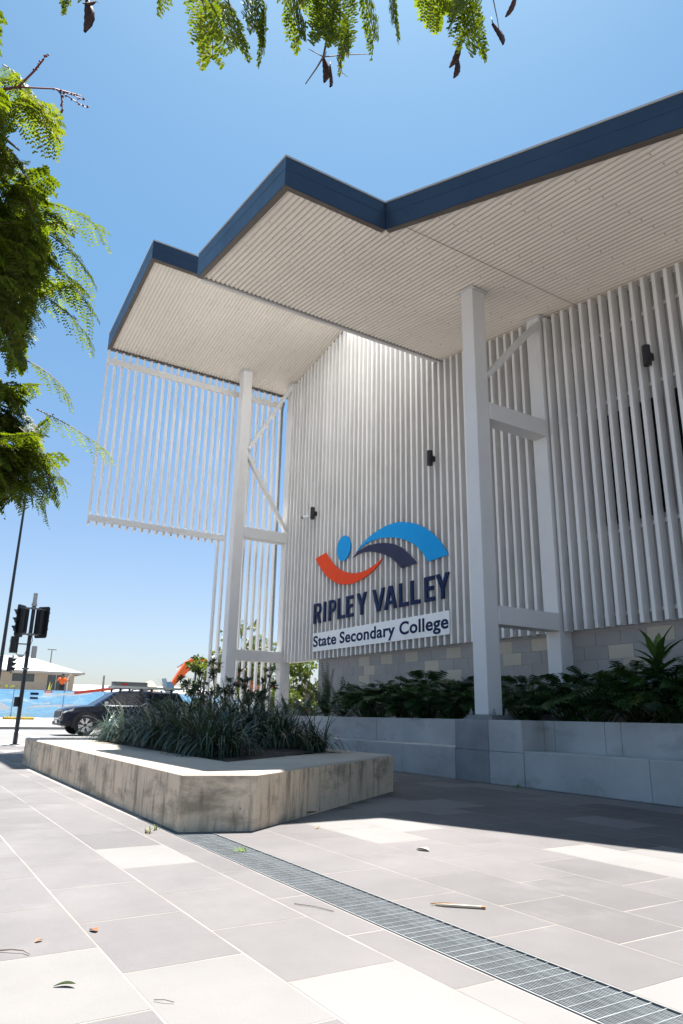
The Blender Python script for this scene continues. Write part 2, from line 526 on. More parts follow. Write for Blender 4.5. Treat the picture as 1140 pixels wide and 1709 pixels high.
# drain
dr = thing("drain_grate", (-2.5, 2.18, 0), "long galvanised steel drain grate set flush in the pavers in front of the concrete planter", "drain")
d = MB()
d.box(-6.6, 1.62, 2.02, 2.34, -0.14, -0.12)
d.box(-6.6, 1.62, 2.02, 2.03, -0.12, -0.004)
d.box(-6.6, 1.62, 2.33, 2.34, -0.12, -0.004)
d.build("channel", M_channel, dr)
d = MB()
d.box(-6.6, 1.62, 2.030, 2.035, -0.03, 0.003)
d.box(-6.6, 1.62, 2.325, 2.330, -0.03, 0.003)
d.build("frame", M_galv, dr)
d = MB()
y = 2.046
while y < 2.32:
    d.box(-6.58, 1.6, y - 0.0019, y + 0.0019, -0.024, -0.0012, 0, rnd.random())
    y += 0.0115
d.build("bearing_bars", M_galv, dr)
d = MB()
x = -6.55
while x < 1.6:
    d.box(x - 0.0024, x + 0.0024, 2.035, 2.325, -0.010, 0.0002, 0, rnd.random())
    x += 0.056
d.build("cross_rods", M_galv, dr)

# ---------------------------------------------------------------- concrete planter
HP = 0.435
PO = [(-5.74, 2.10), (-5.55, 2.66), (-7.66, 5.58), (-13.85, 5.58), (-13.85, 2.15)]
PI_ = [(-6.9, 2.98), (-8.42, 5.08), (-13.1, 5.08), (-13.1, 3.02)]
pl = thing("concrete_planter", (-9.6, 3.9, 0), "low stained concrete planter full of strappy plants on the paving", "planter")
b = MB()
outer_t = [Vector((x, y, HP)) for x, y in PO]
b.prism([(x, y, 0.012) for x, y in PO], (0, 0, HP - 0.012))
# split the top: rebuild as ring
b = MB()
n = len(PO)
for i in range(n):
    (xa, ya), (xb, yb) = PO[i], PO[(i + 1) % n]
    seg = max(1, int(math.hypot(xb - xa, yb - ya) / 2.2))
    for k in range(seg):
        t0, t1 = k / seg, (k + 1) / seg
        L_ = math.hypot(xb - xa, yb - ya)
        gp = 0.003 / L_
        t0 += gp if k else 0
        t1 -= gp if k < seg - 1 else 0
        p0 = (xa + (xb - xa) * t0, ya + (yb - ya) * t0)
        p1 = (xa + (xb - xa) * t1, ya + (yb - ya) * t1)
        b.add([(p0[0], p0[1], 0), (p1[0], p1[1], 0), (p1[0], p1[1], HP - .018), (p0[0], p0[1], HP - .018)], [(0, 1, 2, 3)])
b.prism([(x * 0.9985 - 0.0145, y * 0.9985 + 0.0058, 0) for x, y in PO], (0, 0, HP - 0.05))
b.build("wall", M_planter, pl)
b = MB()
def inset(poly, dd):
    cx = sum(p[0] for p in poly) / len(poly)
    cy = sum(p[1] for p in poly) / len(poly)
    res = []
    m_ = len(poly)
    for i in range(m_):
        p0, p1, p2 = Vector(poly[i - 1]), Vector(poly[i]), Vector(poly[(i + 1) % m_])
        e1, e2 = (p1 - p0).normalized(), (p2 - p1).normalized()
        n1, n2 = Vector((-e1.y, e1.x)), Vector((-e2.y, e2.x))
        if n1.dot(Vector((cx, cy)) - p1) < 0:
            n1, n2 = -n1, -n2
        s_ = (n1 + n2) / (1 + n1.dot(n2))
        q = p1 + s_ * dd
        res.append((q.x, q.y))
    return res
PO2 = inset(PO, 0.018)
for i in range(n):
    a0, a1 = PO[i], PO[(i + 1) % n]
    c0, c1 = PO2[i], PO2[(i + 1) % n]
    b.add([(a0[0], a0[1], HP - .018), (a1[0], a1[1], HP - .018), (c1[0], c1[1], HP), (c0[0], c0[1], HP)], [(0, 1, 2, 3)])
top = [(0, 0), (1, 0), (2, 1), (3, 2), (4, 3)]
ringv = [(x, y, HP) for x, y in PO2] + [(x, y, HP) for x, y in PI_] + [(x, y, HP - 0.08) for x, y in PI_]
b.add(ringv, [(0, 1, 5), (1, 2, 6, 5), (2, 3, 7, 6), (3, 4, 8, 7), (4, 0, 5, 8),
              (5, 6, 10, 9), (6, 7, 11, 10), (7, 8, 12, 11), (8, 5, 9, 12)])
b.build("rim", M_rim, pl, fix=True)
# soil with a low mound
b = MB()
NX, NY = 30, 14
vs = []
srng = random.Random(5)
def soil_h(x, y):
    u = max(0, min(1, (x + 13.1) / 5.5))
    v = max(0, min(1, (y - 3.0) / 2.1))
    return 0.40 + 0.18 * math.sin(math.pi * min(1, max(0, v))) * min(1, 3 * u + .2) * min(1, 3 * (1 - u) + .2)
for i in range(NX + 1):
    for k in range(NY + 1):
        v = k / NY
        y = 2.98 + v * 2.10
        xl = -13.1
        xr = -6.9 + (-8.42 + 6.9) * v
        x = xl + (xr - xl) * i / NX
        vs.append((x, y, soil_h(x, y) + srng.uniform(-.012, .012)))
b.add(vs, [(i * (NY + 1) + k, (i + 1) * (NY + 1) + k, (i + 1) * (NY + 1) + k + 1, i * (NY + 1) + k + 1) for i in range(NX) for k in range(NY)])
b.build("soil", M_soil, pl, smooth=True)

# ---------------------------------------------------------------- seating wall and garden bed
sw = thing("seating_wall", (-8.1, 7.9, 0), "long stepped grey concrete seating wall retaining the garden bed below the building", "wall")
def panels(mb, x0, x1, y0, y1, z0, z1, joints, gap=0.007):
    xs = [x0] + [j for j in joints if x0 < j < x1] + [x1]
    for a, c in zip(xs[:-1], xs[1:]):
        mb.box(a + (gap / 2 if a != x0 else 0), c - (gap / 2 if c != x1 else 0), y0, y1, z0, z1)
    mb.box(x0 + .01, x1 - .01, y0 + 0.012, y1 - .004, z0, z1 - 0.012)
b = MB()
panels(b, -24, -8.83, 7.62, 8.06, 0, 0.47, [-19.5, -16.2, -13.0, -10.2])
b.build("seat_ledge", M_concrete, sw, bevel=0.008)
b = MB()
panels(b, -7.38, 3.0, 7.62, 8.06, 0, 0.475, [-5.42, -3.0, -.4])
b.build("seat_ledge", M_concrete, sw, bevel=0.008)
b = MB()
panels(b, -24, -8.98, 8.06, 8.32, 0, 0.885, [-20, -17, -14.2, -11.6])
panels(b, -8.98, 3.0, 8.06, 8.32, 0, 0.887, [-7.2, -6.35, -6.1, -3.4, -.7])
b.build("back_wall", M_concrete, sw, bevel=0.008)
b = MB()
b.box(-8.80, -8.06, 7.605, 8.055, 0, 0.442)
b.box(-8.80, -8.06, 7.605, 8.055, 0.448, 0.880)
b.box(-8.79, -7.39, 7.62, 8.05, 0, 0.87)
b.build("pedestal", M_pedestal, sw, bevel=0.006)
b = MB()
b.box(-8.052, -7.385, 7.605, 8.055, 0, 0.442)
b.box(-8.052, -7.385, 7.605, 8.055, 0.448, 0.884)
b.build("pedestal", M_concrete, sw, bevel=0.006)
b = MB()
vs, fs = [], []
for i in range(61):
    for k in range(5):
        vs.append((-24 + i * 0.45, 8.3 + k * 0.36, 0.80 + srng.uniform(-.02, .03)))
b.add(vs, [(i * 5 + k, (i + 1) * 5 + k, (i + 1) * 5 + k + 1, i * 5 + k + 1) for i in range(60) for k in range(4)])
struct(b.build("garden_soil", M_soil, smooth=True))

# ---------------------------------------------------------------- the school building
def z1(x): return 11.07 + 0.175 * (x + 19.3)          # left canopy soffit, rising to the right
def z2(x): return 8.85 - 0.152 * (x + 11.3)           # main canopy soffit, falling to the right
XL, XR1, XF = -19.3, -15.3, -11.3
YW = 9.72                                             # face of the wall behind the slats
def zroof(x):
    if x <= XR1:
        return z1(x)
    if x < XF - .05:
        t = (x - XR1) / (XF - XR1)
        return z1(XR1) * (1 - t) + 10.4 * t
    return z2(x)
def eave2(x):
    if x < -7.66:
        return 3.66
    return 5.45 + (x + 7.66) * 0.353
bd = thing("school_building", (-11.5, 11.0, 0), "tall white school building clad in vertical slats under a zigzag canopy roof", "building")
XW0, XWR = -18.42, 0.5
# cladding behind the slats
b = MB()
poly = [(XW0, YW, 2.36), (XWR, YW, 2.36), (XWR, YW, z2(XWR)), (XF, YW, z2(XF)), (XF, YW, 10.4), (XR1, YW, z1(XR1)), (XW0, YW, z1(XW0))]
b.prism(poly, (0, 0.22, 0))
b.build("wall_cladding", M_clad, bd)
# block base
b = MB()
b.box(-16.75, XWR, 9.735, 9.92, 0.5, 2.355)
b.build("mortar_bed", M_mortar, bd)
b = MB()
lights = {(0, 0), (0, 2), (0, 4), (0, 7), (0, 10), (0, 12), (0, 17), (1, 0), (1, 5), (1, 10), (1, 15), (2, 0), (2, 7), (2, 16), (1, 22), (0, 24), (2, 27), (1, 29)}
BW, BH = 0.4735, 0.222
for rr in range(0, 7):
    zt = 2.30 - rr * BH
    xo = -14.55 - BW / 2 + (BW * .47 if rr % 2 == 1 else 0)
    for k in range(-6, 36):
        xa, xb = xo + k * BW, xo + (k + 1) * BW
        xa, xb = max(xa, -16.77), min(xb, XWR)
        if xb - xa < 0.05:
            continue
        if -7.66 < (xa + xb) / 2 < -7.60:
            continue
        b.box(xa + .004, xb - .004, 9.725, 9.80, zt - BH + .004, zt - .004, 1 if (rr, k) in lights else 0, rnd.random())
b.box(-16.77, XWR, 9.725, 9.80, 2.304, 2.356, 0, .5)
b.build("block_wall", [M_block, M_blockpale], bd)
# slat screen on the wall
b = MB()
x = XW0 + 0.02
PITCH = 0.2095
while x < XWR:
    zt = min(zroof(x), zroof(x + .06)) - 0.03
    if -8.52 < x + 0.03 < -8.14 or -18.8 < x + .03 < -18.42:
        x += PITCH
        continue
    jx = rnd.uniform(-.002, .002)
    b.box(x + jx, x + jx + 0.062, 9.50 + rnd.uniform(-.003, .003), 9.665, 2.345 + rnd.uniform(-.004, .004), zt, 0, rnd.random())
    x += PITCH
b.build("slat_screen", M_cream, bd)
b = MB()
for z in (2.52, 3.86, 6.15, 7.45):
    b.box(XW0, XWR, 9.672, 9.716, z, z + 0.06)
b.build("slat_rail", M_cream, bd)
# cream trim where the wall meets the soffit
b = MB()
b.bar((XF, 9.70, z2(XF) - .035), (XWR, 9.70, z2(XWR) - .035), 0.03, 0.05)
b.build("soffit_trim", M_cream, bd)
# windows behind the slats
for (xa, xb) in ((-7.42, -6.02), (-5.94, -4.5), (-4.42, -3.0)):
    b = MB()
    for (p0, p1, q0, q1) in ((xa, xb, 5.88, 5.94), (xa, xb, 4.02, 4.08), (xa, xa + .05, 4.08, 5.88), (xb - .05, xb, 4.08, 5.88)):
        b.box(p0, p1, 9.685, 9.716, q0, q1)
    w = b.build("window", M_black, bd)
    MB().box(xa + .05, xb - .05, 9.698, 9.714, 4.08, 5.88).build("pane", M_glass, w)

# soffits (corrugated sheet) + roof + fascia
def corrug(name, x_of, y0, y1, zf, amp=0.013, pitch=0.094):
    b = MB()
    vs = []
    ny = int((y1 - y0) / pitch * 6)
    rows = 0
    for i in range(ny + 1):
        y = y0 + (y1 - y0) * i / ny
        xa, xb = x_of(y)
        for k in range(2):
            x = xa if k == 0 else xb
            vs.append((x, y, zf(x) + 0.03 + amp * math.sin(2 * math.pi * (y - y0) / pitch)))
    fs = [(i * 2, i * 2 + 1, i * 2 + 3, i * 2 + 2) for i in range(ny)]
    b.add(vs, fs)
    return b.build(name, M_soffit, bd, smooth=True, fix=False)
def xr2(y):
    if y < 5.45:
        return -7.66
    return min(2.0, -7.66 + (y - 5.45) / 0.353)
corrug("soffit", lambda y: (XL + .05, XR1 - .03), 3.82, 9.71, z1)
corrug("soffit", lambda y: (XF + .04, xr2(y) - (0.04 if y < 5.45 else 0.10)), 3.72, 9.71, z2)
FH = 0.49
def fascia_seg(mb, lip, p, q, inward, zf, th=0.09):
    p, q = Vector((p[0], p[1], 0)), Vector((q[0], q[1], 0))
    iv = Vector((inward[0], inward[1], 0)) * th
    def up(v, dz): return Vector((v.x, v.y, zf(v.x) + dz))
    mb.hexa([up(p, 0), up(q, 0), up(q + iv, 0), up(p + iv, 0), up(p, FH), up(q, FH), up(q + iv, FH), up(p + iv, FH)])
    ov = iv.normalized() * -0.003
    mb.hexa([up(p + ov, .285), up(q + ov, .285), up(q, .285), up(p, .285), up(p + ov, .292), up(q + ov, .292), up(q, .292), up(p, .292)])
    L_ = (q - p).length
    k = 1
    while k * 2.9 < L_ - .4:
        c = p.lerp(q, k * 2.9 / L_)
        w_ = (q - p).normalized() * .006
        if k > 0:
            k += 1
            continue
        mb.hexa([up(c - w_ + ov, 0), up(c + w_ + ov, 0), up(c + w_, 0), up(c - w_, 0), up(c - w_ + ov, FH), up(c + w_ + ov, FH), up(c + w_, FH), up(c - w_, FH)])
        k += 1
    e = -0.004
    p2, q2 = p + iv * -0.0, q + iv * -0.0
    lip.hexa([up(p2 + iv * .06, -.012), up(q2 + iv * .06, -.012), up(q2 + iv * 1.15, -.012), up(p2 + iv * 1.15, -.012),
              up(p2 + iv * .06, e), up(q2 + iv * .06, e), up(q2 + iv * 1.15, e), up(p2 + iv * 1.15, e)])
def roof(name_f, pts, zf, closed_poly):
    mb, lip = MB(), MB()
    for (p, q, inward) in pts:
        fascia_seg(mb, lip, p, q, inward, zf)
    fo = mb.build("fascia", M_fascia, bd)
    lip.build("fascia_lip", M_lip_shade, fo)
    b = MB()
    b.prism([(x, y, zf(x) + FH + .004) for x, y in closed_poly], (0, 0, 0.03))
    b.build("roof", M_flash, bd)
E1, E2 = 3.77, 3.66
nC = Vector((-0.353, 1)).normalized()
roof("left", [((XL, E1), (XR1, E1), (0, 1)), ((XR1, E1 + .0905), (XR1, 14), (-1, 0)), ((XL, 14), (XL, E1 + .0905), (1, 0))], z1,
     [(XL - .01, E1 - .01), (XR1 + .01, E1 - .01), (XR1 + .01, 14), (XL - .01, 14)])
roof("main", [((XF, E2), (-7.66, E2), (0, 1)), ((-7.66, E2 + .0905), (-7.66, 5.45), (-1, 0)), ((-7.655, 5.452), (2.0, eave2(2.0)), (nC.x, nC.y)),
              ((2.0, eave2(2.0) + .1), (2.0, 14), (-1, 0))], z2,
     [(XF - .01, E2 - .01), (-7.65, E2 - .01), (-7.65, 5.44), (2.01, eave2(2.01) - .01), (2.01, 14), (XF - .01, 14)])
# edge trim of the main canopy and a black strip painting the shade in the sheet ends
b = MB()
b.box(XF - .085, XF - .005, 3.76, 9.70, z2(XF) - .005, z2(XF) + .05)
b.build("edge_trim", M_cream, bd)
b = MB()
b.box(XF - .003, XF + .030, 3.76, 9.70, z2(XF) + .045, z2(XF) + .30)
b.build("edge_gap_shade", M_black, bd)
# end lap in the soffit sheets, its shadow drawn as a brown line
b = MB()
xs_ = -7.42
b.hexa([(xs_, 5.62, z2(xs_) + .012), (xs_ + .009, 5.62, z2(xs_) + .012), (xs_ + .009, 9.70, z2(xs_) + .012), (xs_, 9.70, z2(xs_) + .012),
        (xs_, 5.62, z2(xs_) + .0165), (xs_ + .009, 5.62, z2(xs_) + .017), (xs_ + .009, 9.70, z2(xs_) + .017), (xs_, 9.70, z2(xs_) + .017)])
b.build("sheet_lap", mat("lap_shadow_brown", (0.34, 0.28, 0.22), .8), bd)
# added translucent sheet over the canopy step, put there to brighten the wall
b = MB()
def glow_quad(xa, ya, za, xb, yb, zb_, ye):
    b.hexa([(xa, ya, za), (xb, yb, zb_), (xb, ye, zb_), (xa, ye, za), (xa, ya, za + .01), (xb, yb, zb_ + .01), (xb, ye, zb_ + .01), (xa, ye, za + .01)])
glow_quad(XR1 + .02, 5.2, z1(XR1) + .02, XF - .09, 3.95, z2(XF) + .06, 5.995)
glow_quad(XR1 + .02, 6.0, z1(XR1) + .05, XF - .10, 6.0, 10.4, 14)
b.prism([(XR1 + .06, 5.996, z1(XR1) + .01), (XF - .11, 5.996, z2(XF) + .10), (XF - .11, 5.996, 10.39)], (0, .003, 0))
MB().box(XF - .099, XF - .06, 6.0, 13.59, z2(XF) + .06, 10.39).build("added_glow_upstand", M_cream, bd)  # added upstand that bounces the sheet's light towards the wall
b.build("added_glow_sheet", M_trans, bd)
# rear part of the building, so that it is closed from the side
b = MB()
b.prism([(XW0, 13.6, 0), (XWR, 13.6, 0), (XWR, 13.6, z2(XWR) + .3), (XF, 13.6, z2(XF) + .0), (XR1, 13.6, z1(XR1)), (XW0, 13.6, z1(XW0) + .3)], (0, 0.2, 0))
b.box(XWR - .2, XWR, 9.945, 13.595, 0, z2(XWR) + .2)
b.build("rear_wall", M_clad, bd)

# columns with trusses
def column_pair(x0):
    x1 = x0 + 0.30
    for (ya, nm) in ((7.74, "front"), (9.44, "rear")):
        xm = (x0 + x1) / 2
        zf = z1 if x0 < -15 else z2
        b = MB()
        zt0, zt1 = zf(x0), zf(x1)
        zb = 0.955
        b.hexa([(x0, ya, zb), (x1, ya, zb), (x1, ya + .3, zb), (x0, ya + .3, zb), (x0, ya, zt0), (x1, ya, zt1), (x1, ya + .3, zt1), (x0, ya + .3, zt0)])
        c = b.build("column", M_steel, bd, bevel=0.012)
        b = MB()
        zz = 0.882 if ya < 8 else 0.80
        b.box(x0 - .17, x1 + .17, ya - .08, ya + .36, zz, zz + .03)
        b.box(x0 - .13, x1 + .13, ya - .05, ya + .34, zz + .031, 0.954)
        for sx in (x0 - .1, x1 + .1):
            for sy in (ya + .02, ya + .28):
                b.tube([(sx, sy, .95), (sx, sy, 1.005), (sx, sy, 1.005), (sx, sy, 1.045)], [.026, .026, .013, .013], 6)
        b.build("base_plate", M_galv, c)
        b = MB()
        b.hexa([(x0 - .06, ya - .06, zf(x0 - .06) - .004), (x1 + .06, ya - .06, zf(x1 + .06) - .004), (x1 + .06, ya + .34, zf(x1 + .06) - .004), (x0 - .06, ya + .34, zf(x0 - .06) - .004),
                (x0 - .06, ya - .06, zf(x0 - .06) + .012), (x1 + .06, ya - .06, zf(x1 + .06) + .012), (x1 + .06, ya + .34, zf(x1 + .06) + .012), (x0 - .06, ya + .34, zf(x0 - .06) + .012)])
        b.build("cap_plate", M_steel, c)
    xa, xb = x0 + .012, x1 + .02
    MB().box(xa, xb, 8.04, 9.44, 2.345, 2.645).build("beam", M_steel, bd, bevel=0.01)
    MB().box(xa, xb, 8.04, 9.44, 5.885, 6.20).build("beam", M_steel, bd, bevel=0.01)
    zt = zroof(x1) - 0.15
    MB().bar((x1 - .05, 8.04, 6.72 + (1.9 if x0 < -15 else 0)), (x1 - .05, 9.43, zt), 0.10, 0.15, up=(1, 0, 0)).build("brace", M_steel, bd)
    if x0 < -15:
        MB().bar((x1 - .05, 8.04, 8.45), (x1 - .05, 9.42, 6.30), 0.10, 0.15, up=(1, 0, 0)).build("brace", M_steel, bd)
column_pair(-8.48)
column_pair(-18.75)

# open slat panel closing the left end of the canopy
b = MB()
y = 3.80
k = 0
while y < 9.5:
    zb = 5.78 if y < 7.55 else 0.82
    b.box(XL - .08, XL + .06, y, y + 0.055, zb, z1(XL) + .02)
    y += 0.2095
sp = b.build("side_slat_panel", M_cream, bd)
MB().box(XL + .062, XL + .13, 3.80, 9.50, 10.60, 10.78).build("rail", M_steel, sp)
MB().box(XL + .062, XL + .13, 3.80, 7.75, 5.86, 6.03).build("rail", M_steel, sp)
b = MB()
b.tube([(-19.05, 9.42, 0.85), (-19.05, 9.42, 10.5), (-18.98, 9.44, 10.75)], 0.035, 8)
b.build("downpipe", M_galv, bd)

# ---------------------------------------------------------------- up/down wall lights
def wall_light(loc, label, extra=None):
    t = thing("wall_light", loc, label, "wall light", "black wall lights on the slat screen")
    x, y, z = loc
    MB().tube([(x, y - .13, z - .17), (x, y - .13, z + .17)], 0.065, 16).build("body", M_black, t, smooth=False)
    MB().box(x - .04, x + .04, y - .09, y - .002, z - .06, z + .06).build("bracket", M_black, t)
    MB().tube([(x, y - .13, z - .178), (x, y - .13, z - .171)], 0.05, 14).build("lens", M_glass, t)
    return t
wall_light((-16.72, 9.498, 6.42), "small black cylinder wall light left above the orange swoosh of the sign")
wall_light((-11.45, 9.498, 6.46), "black cylinder wall light on the slats just left of the front column")
wall_light((-5.98, 9.498, 6.51), "black cylinder wall light on the slats at the right edge, above the dark windows")
sc = thing("security_camera", (-17.0, 9.498, 6.40), "tiny white security camera beside the leftmost wall light", "camera")
MB().tube([(-17.0, 9.5, 6.40), (-17.0, 9.36, 6.40)], 0.02, 8).build("arm", M_signwhite, sc)
MB().tube([(-17.02, 9.42, 6.40), (-17.14, 9.30, 6.38)], [.05, .05], 10).build("housing", M_signwhite, sc)
MB().tube([(-17.141, 9.299, 6.38), (-17.17, 9.27, 6.375)], [.045, .04], 10).build("lens", M_black, sc)

# ---------------------------------------------------------------- school sign
sg = thing("school_sign", (-13.85, 9.49, 2.54), "school sign on the slats with orange and blue swooshes over RIPLEY VALLEY letters", "sign")
def smoothpoly(p, corners=()):
    out = []
    n = len(p)
    for i in range(n):
        p0, p1, p2, p3 = [Vector(p[(i + k) % n]) for k in (-1, 0, 1, 2)]
        if i in corners:
            p0 = p1
        if (i + 1) % n in corners:
            p3 = p2
        for t in (0, .25, .5, .75):
            out.append(tuple(0.5 * ((2 * p1) + (p2 - p0) * t + (2 * p0 - 5 * p1 + 4 * p2 - p3) * t * t + (3 * p1 - p0 - 3 * p2 + p3) * t ** 3)))
    return out
def plate(name, pts, m, y=9.455, th=0.03):
    b = MB()
    b.prism([(x, y, z) for x, z in pts], (0, th, 0))
    o = b.build(name, m, sg)
    bm = bmesh.new(); bm.from_mesh(o.data)
    bmesh.ops.triangulate(bm, faces=[f for f in bm.faces if len(f.verts) > 4])
    bm.to_mesh(o.data); bm.free()
    return o
orange = [(-16.633, 5.10), (-16.326, 5.13), (-16.073, 5.16), (-15.847, 4.933), (-15.574, 4.717), (-15.275, 4.549), (-14.915, 4.426), (-14.57, 4.359), (-14.236, 4.347), (-13.914, 4.391), (-13.663, 4.451), (-13.40, 4.54), (-13.631, 4.373), (-13.976, 4.237), (-14.365, 4.152), (-14.734, 4.121), (-15.119, 4.15), (-15.482, 4.242), (-15.864, 4.425), (-16.224, 4.683), (-16.476, 4.931)]
blue = [(-14.56, 4.88), (-14.314, 5.053), (-14.052, 5.153), (-13.731, 5.237), (-13.357, 5.296), (-12.996, 5.307), (-12.648, 5.265), (-12.258, 5.157), (-11.938, 5.024), (-11.631, 4.836), (-11.361, 4.608), (-11.15, 4.379), (-11.02, 4.19), (-11.182, 4.18), (-11.449, 4.165), (-11.69, 4.16), (-11.873, 4.394), (-12.106, 4.589), (-12.429, 4.772), (-12.766, 4.90), (-13.116, 4.99), (-13.48, 5.045), (-13.857, 5.057), (-14.181, 5.02), (-14.38, 4.961)]
navy = [(-14.73, 4.78), (-14.446, 4.899), (-14.115, 4.958), (-13.729, 4.954), (-13.357, 4.903), (-12.999, 4.811), (-12.654, 4.653), (-12.379, 4.453), (-12.072, 4.186), (-12.328, 4.183), (-12.66, 4.17), (-12.799, 4.296), (-13.0, 4.45), (-13.236, 4.574), (-13.54, 4.691), (-13.854, 4.778), (-14.178, 4.831), (-14.478, 4.825)]
plate("orange_swoosh", smoothpoly(orange, (0, 2, 11)), M_orange)
plate("blue_arc", smoothpoly(blue, (0, 12, 15)), M_sky)
plate("navy_arc", smoothpoly(navy, (0, 8, 10)), M_navy)
plate("blue_dot", [(-15.165 + .332 * math.cos(t * math.pi / 18), 5.116 + .335 * math.sin(t * math.pi / 18)) for t in range(36)], M_sky)
def strokes(ch, x0, x1):
    """outline pieces of a capital letter in the box x0..x1, z 3.285..3.825"""
    z0, z1_ = 3.285, 3.825
    w, h = x1 - x0, z1_ - z0
    s = 0.105
    Z = lambda v: z0 + v * h
    X = lambda u: x0 + u * w
    if ch == 'I':
        return [[(x0, z0), (x1, z0), (x1, z1_), (x0, z1_)]]
    if ch == 'L':
        return [[(x0, z0), (x1, z0), (x1, z0 + .09), (x0 + s, z0 + .09), (x0 + s, z1_), (x0, z1_)]]
    if ch == 'E':
        t = .088
        zm = (z0 + z1_) / 2 + .01
        return [[(x0, z0), (x1, z0), (x1, z0 + t), (x0 + s, z0 + t), (x0 + s, zm - t / 2), (x1 - .04, zm - t / 2), (x1 - .04, zm + t / 2), (x0 + s, zm + t / 2), (x0 + s, z1_ - t), (x1 - .01, z1_ - t), (x1 - .01, z1_), (x0, z1_)]]
    if ch == 'V':
        c = (x0 + x1) / 2
        return [[(x0, z1_), (c - .062, z0), (c + .062, z0), (x1, z1_), (x1 - .115, z1_), (c + .0, z0 + .15), (x0 + .115, z1_)]]
    if ch == 'A':
        c = (x0 + x1) / 2
        return [[(x0, z0), (x0 + .115, z0), (c, z1_ - .13), (x1 - .115, z0), (x1, z0), (c + .07, z1_), (c - .07, z1_)],
                [(c - .115, Z(.21)), (c + .115, Z(.21)), (c + .085, Z(.365)), (c - .085, Z(.365))]]
    if ch == 'Y':
        c = (x0 + x1) / 2
        zj = Z(.40)
        return [[(x0, z1_), (c - .054, zj), (c - .054, z0), (c + .054, z0), (c + .054, zj), (x1, z1_), (x1 - .122, z1_), (c, zj + .12), (x0 + .122, z1_)]]
    # P and R
    zb = Z(.42)
    rz = (z1_ - zb) / 2
    rx = w - s - .02
    zc = (z1_ + zb) / 2
    xc = x0 + w - rz * .95
    o_ = [(x0, z0), (x0 + s, z0), (x0 + s, zb)]
    arc = [(xc + rz * .95 * math.cos(a), zc + rz * math.sin(a)) for a in [R(-90 + 15 * k) for k in range(13)]]
    inn = [(xc + (rz * .95 - .09) * math.cos(a), zc + (rz - .08) * math.sin(a)) for a in [R(-90 + 15 * k) for k in range(13)]]
    pieces = [[(x0, z0), (x0 + s, z0), (x0 + s, z1_), (x0, z1_)]]
    outer = [(x0 + s, zb)] + arc + [(x0 + s, z1_)]
    inner = [(x0 + s, zb + .08)] + inn + [(x0 + s, z1_ - .08)]
    for i in range(len(outer) - 1):
        pieces.append([outer[i], outer[i + 1], inner[i + 1], inner[i]])
    if ch == 'R':
        pieces.append([(x0 + s + .06, zb + .002), (x0 + s + .165, zb + .012), (x1, z0), (x1 - .12, z0)])
    return pieces
for ch, xa, xb in (('R', -16.66, -16.27), ('I', -16.135, -16.025), ('P', -15.87, -15.51), ('L', -15.42, -15.09), ('E', -15.01, -14.67), ('Y', -14.52, -14.08), ('V', -13.83, -13.33),
                   ('A', -13.34, -12.85), ('L', -12.76, -12.42), ('L', -12.33, -11.99), ('E', -11.84, -11.49), ('Y', -11.45, -11.01)):
    b = MB()
    for k, pc in enumerate(strokes(ch, xa, xb)):
        if (ch == 'A' and k == 1):
            b.prism([(x, 9.462, z) for x, z in pc], (0, .022, 0))
        else:
            b.prism([(x, 9.46, z) for x, z in pc], (0, .03, 0))
    o = b.build("letter", M_navytext, sg)
    bm = bmesh.new(); bm.from_mesh(o.data)
    bmesh.ops.triangulate(bm, faces=[f for f in bm.faces if len(f.verts) > 4])
    bm.to_mesh(o.data); bm.free()
np_ = MB().box(-16.69, -11.05, 9.478, 9.496, 2.542, 3.028).build("name_panel", M_signwhite, sg)
off = wloc(np_)
WORD = "State Secondary College"
def text_mesh(body):
    cu_ = bpy.data.curves.new("lettering", 'FONT')
    cu_.body = body
    cu_.size = 0.46
    cu_.extrude = 0.003
    cu_.offset = 0.0108
    cu_.space_character = 1.05
    tmp = bpy.data.objects.new("lettering_curve", cu_)
    COL.objects.link(tmp)
    bpy.context.view_layer.update()
    me = bpy.data.meshes.new_from_object(tmp.evaluated_get(bpy.context.evaluated_depsgraph_get()))
    bpy.data.objects.remove(tmp)
    return me
for body, xa, xb in (("State", -16.65, -15.47), ("Secondary", -15.30, -12.93), ("College", -12.76, -11.08)):
    tme = text_mesh(body)
    q0, q1 = min(v.co.x for v in tme.vertices), max(v.co.x for v in tme.vertices)
    for v in tme.vertices:
        v.co = Vector((xa + (v.co.x - q0) * (xb - xa) / (q1 - q0) - off.x, 9.4745 - v.co.z * 0.8 - off.y, 2.672 + v.co.y * 0.86 - off.z))
    tme.materials.clear()
    tme.materials.append(M_navytext)
    lt = bpy.data.objects.new("word", tme)
    COL.objects.link(lt)
    lt.parent = np_
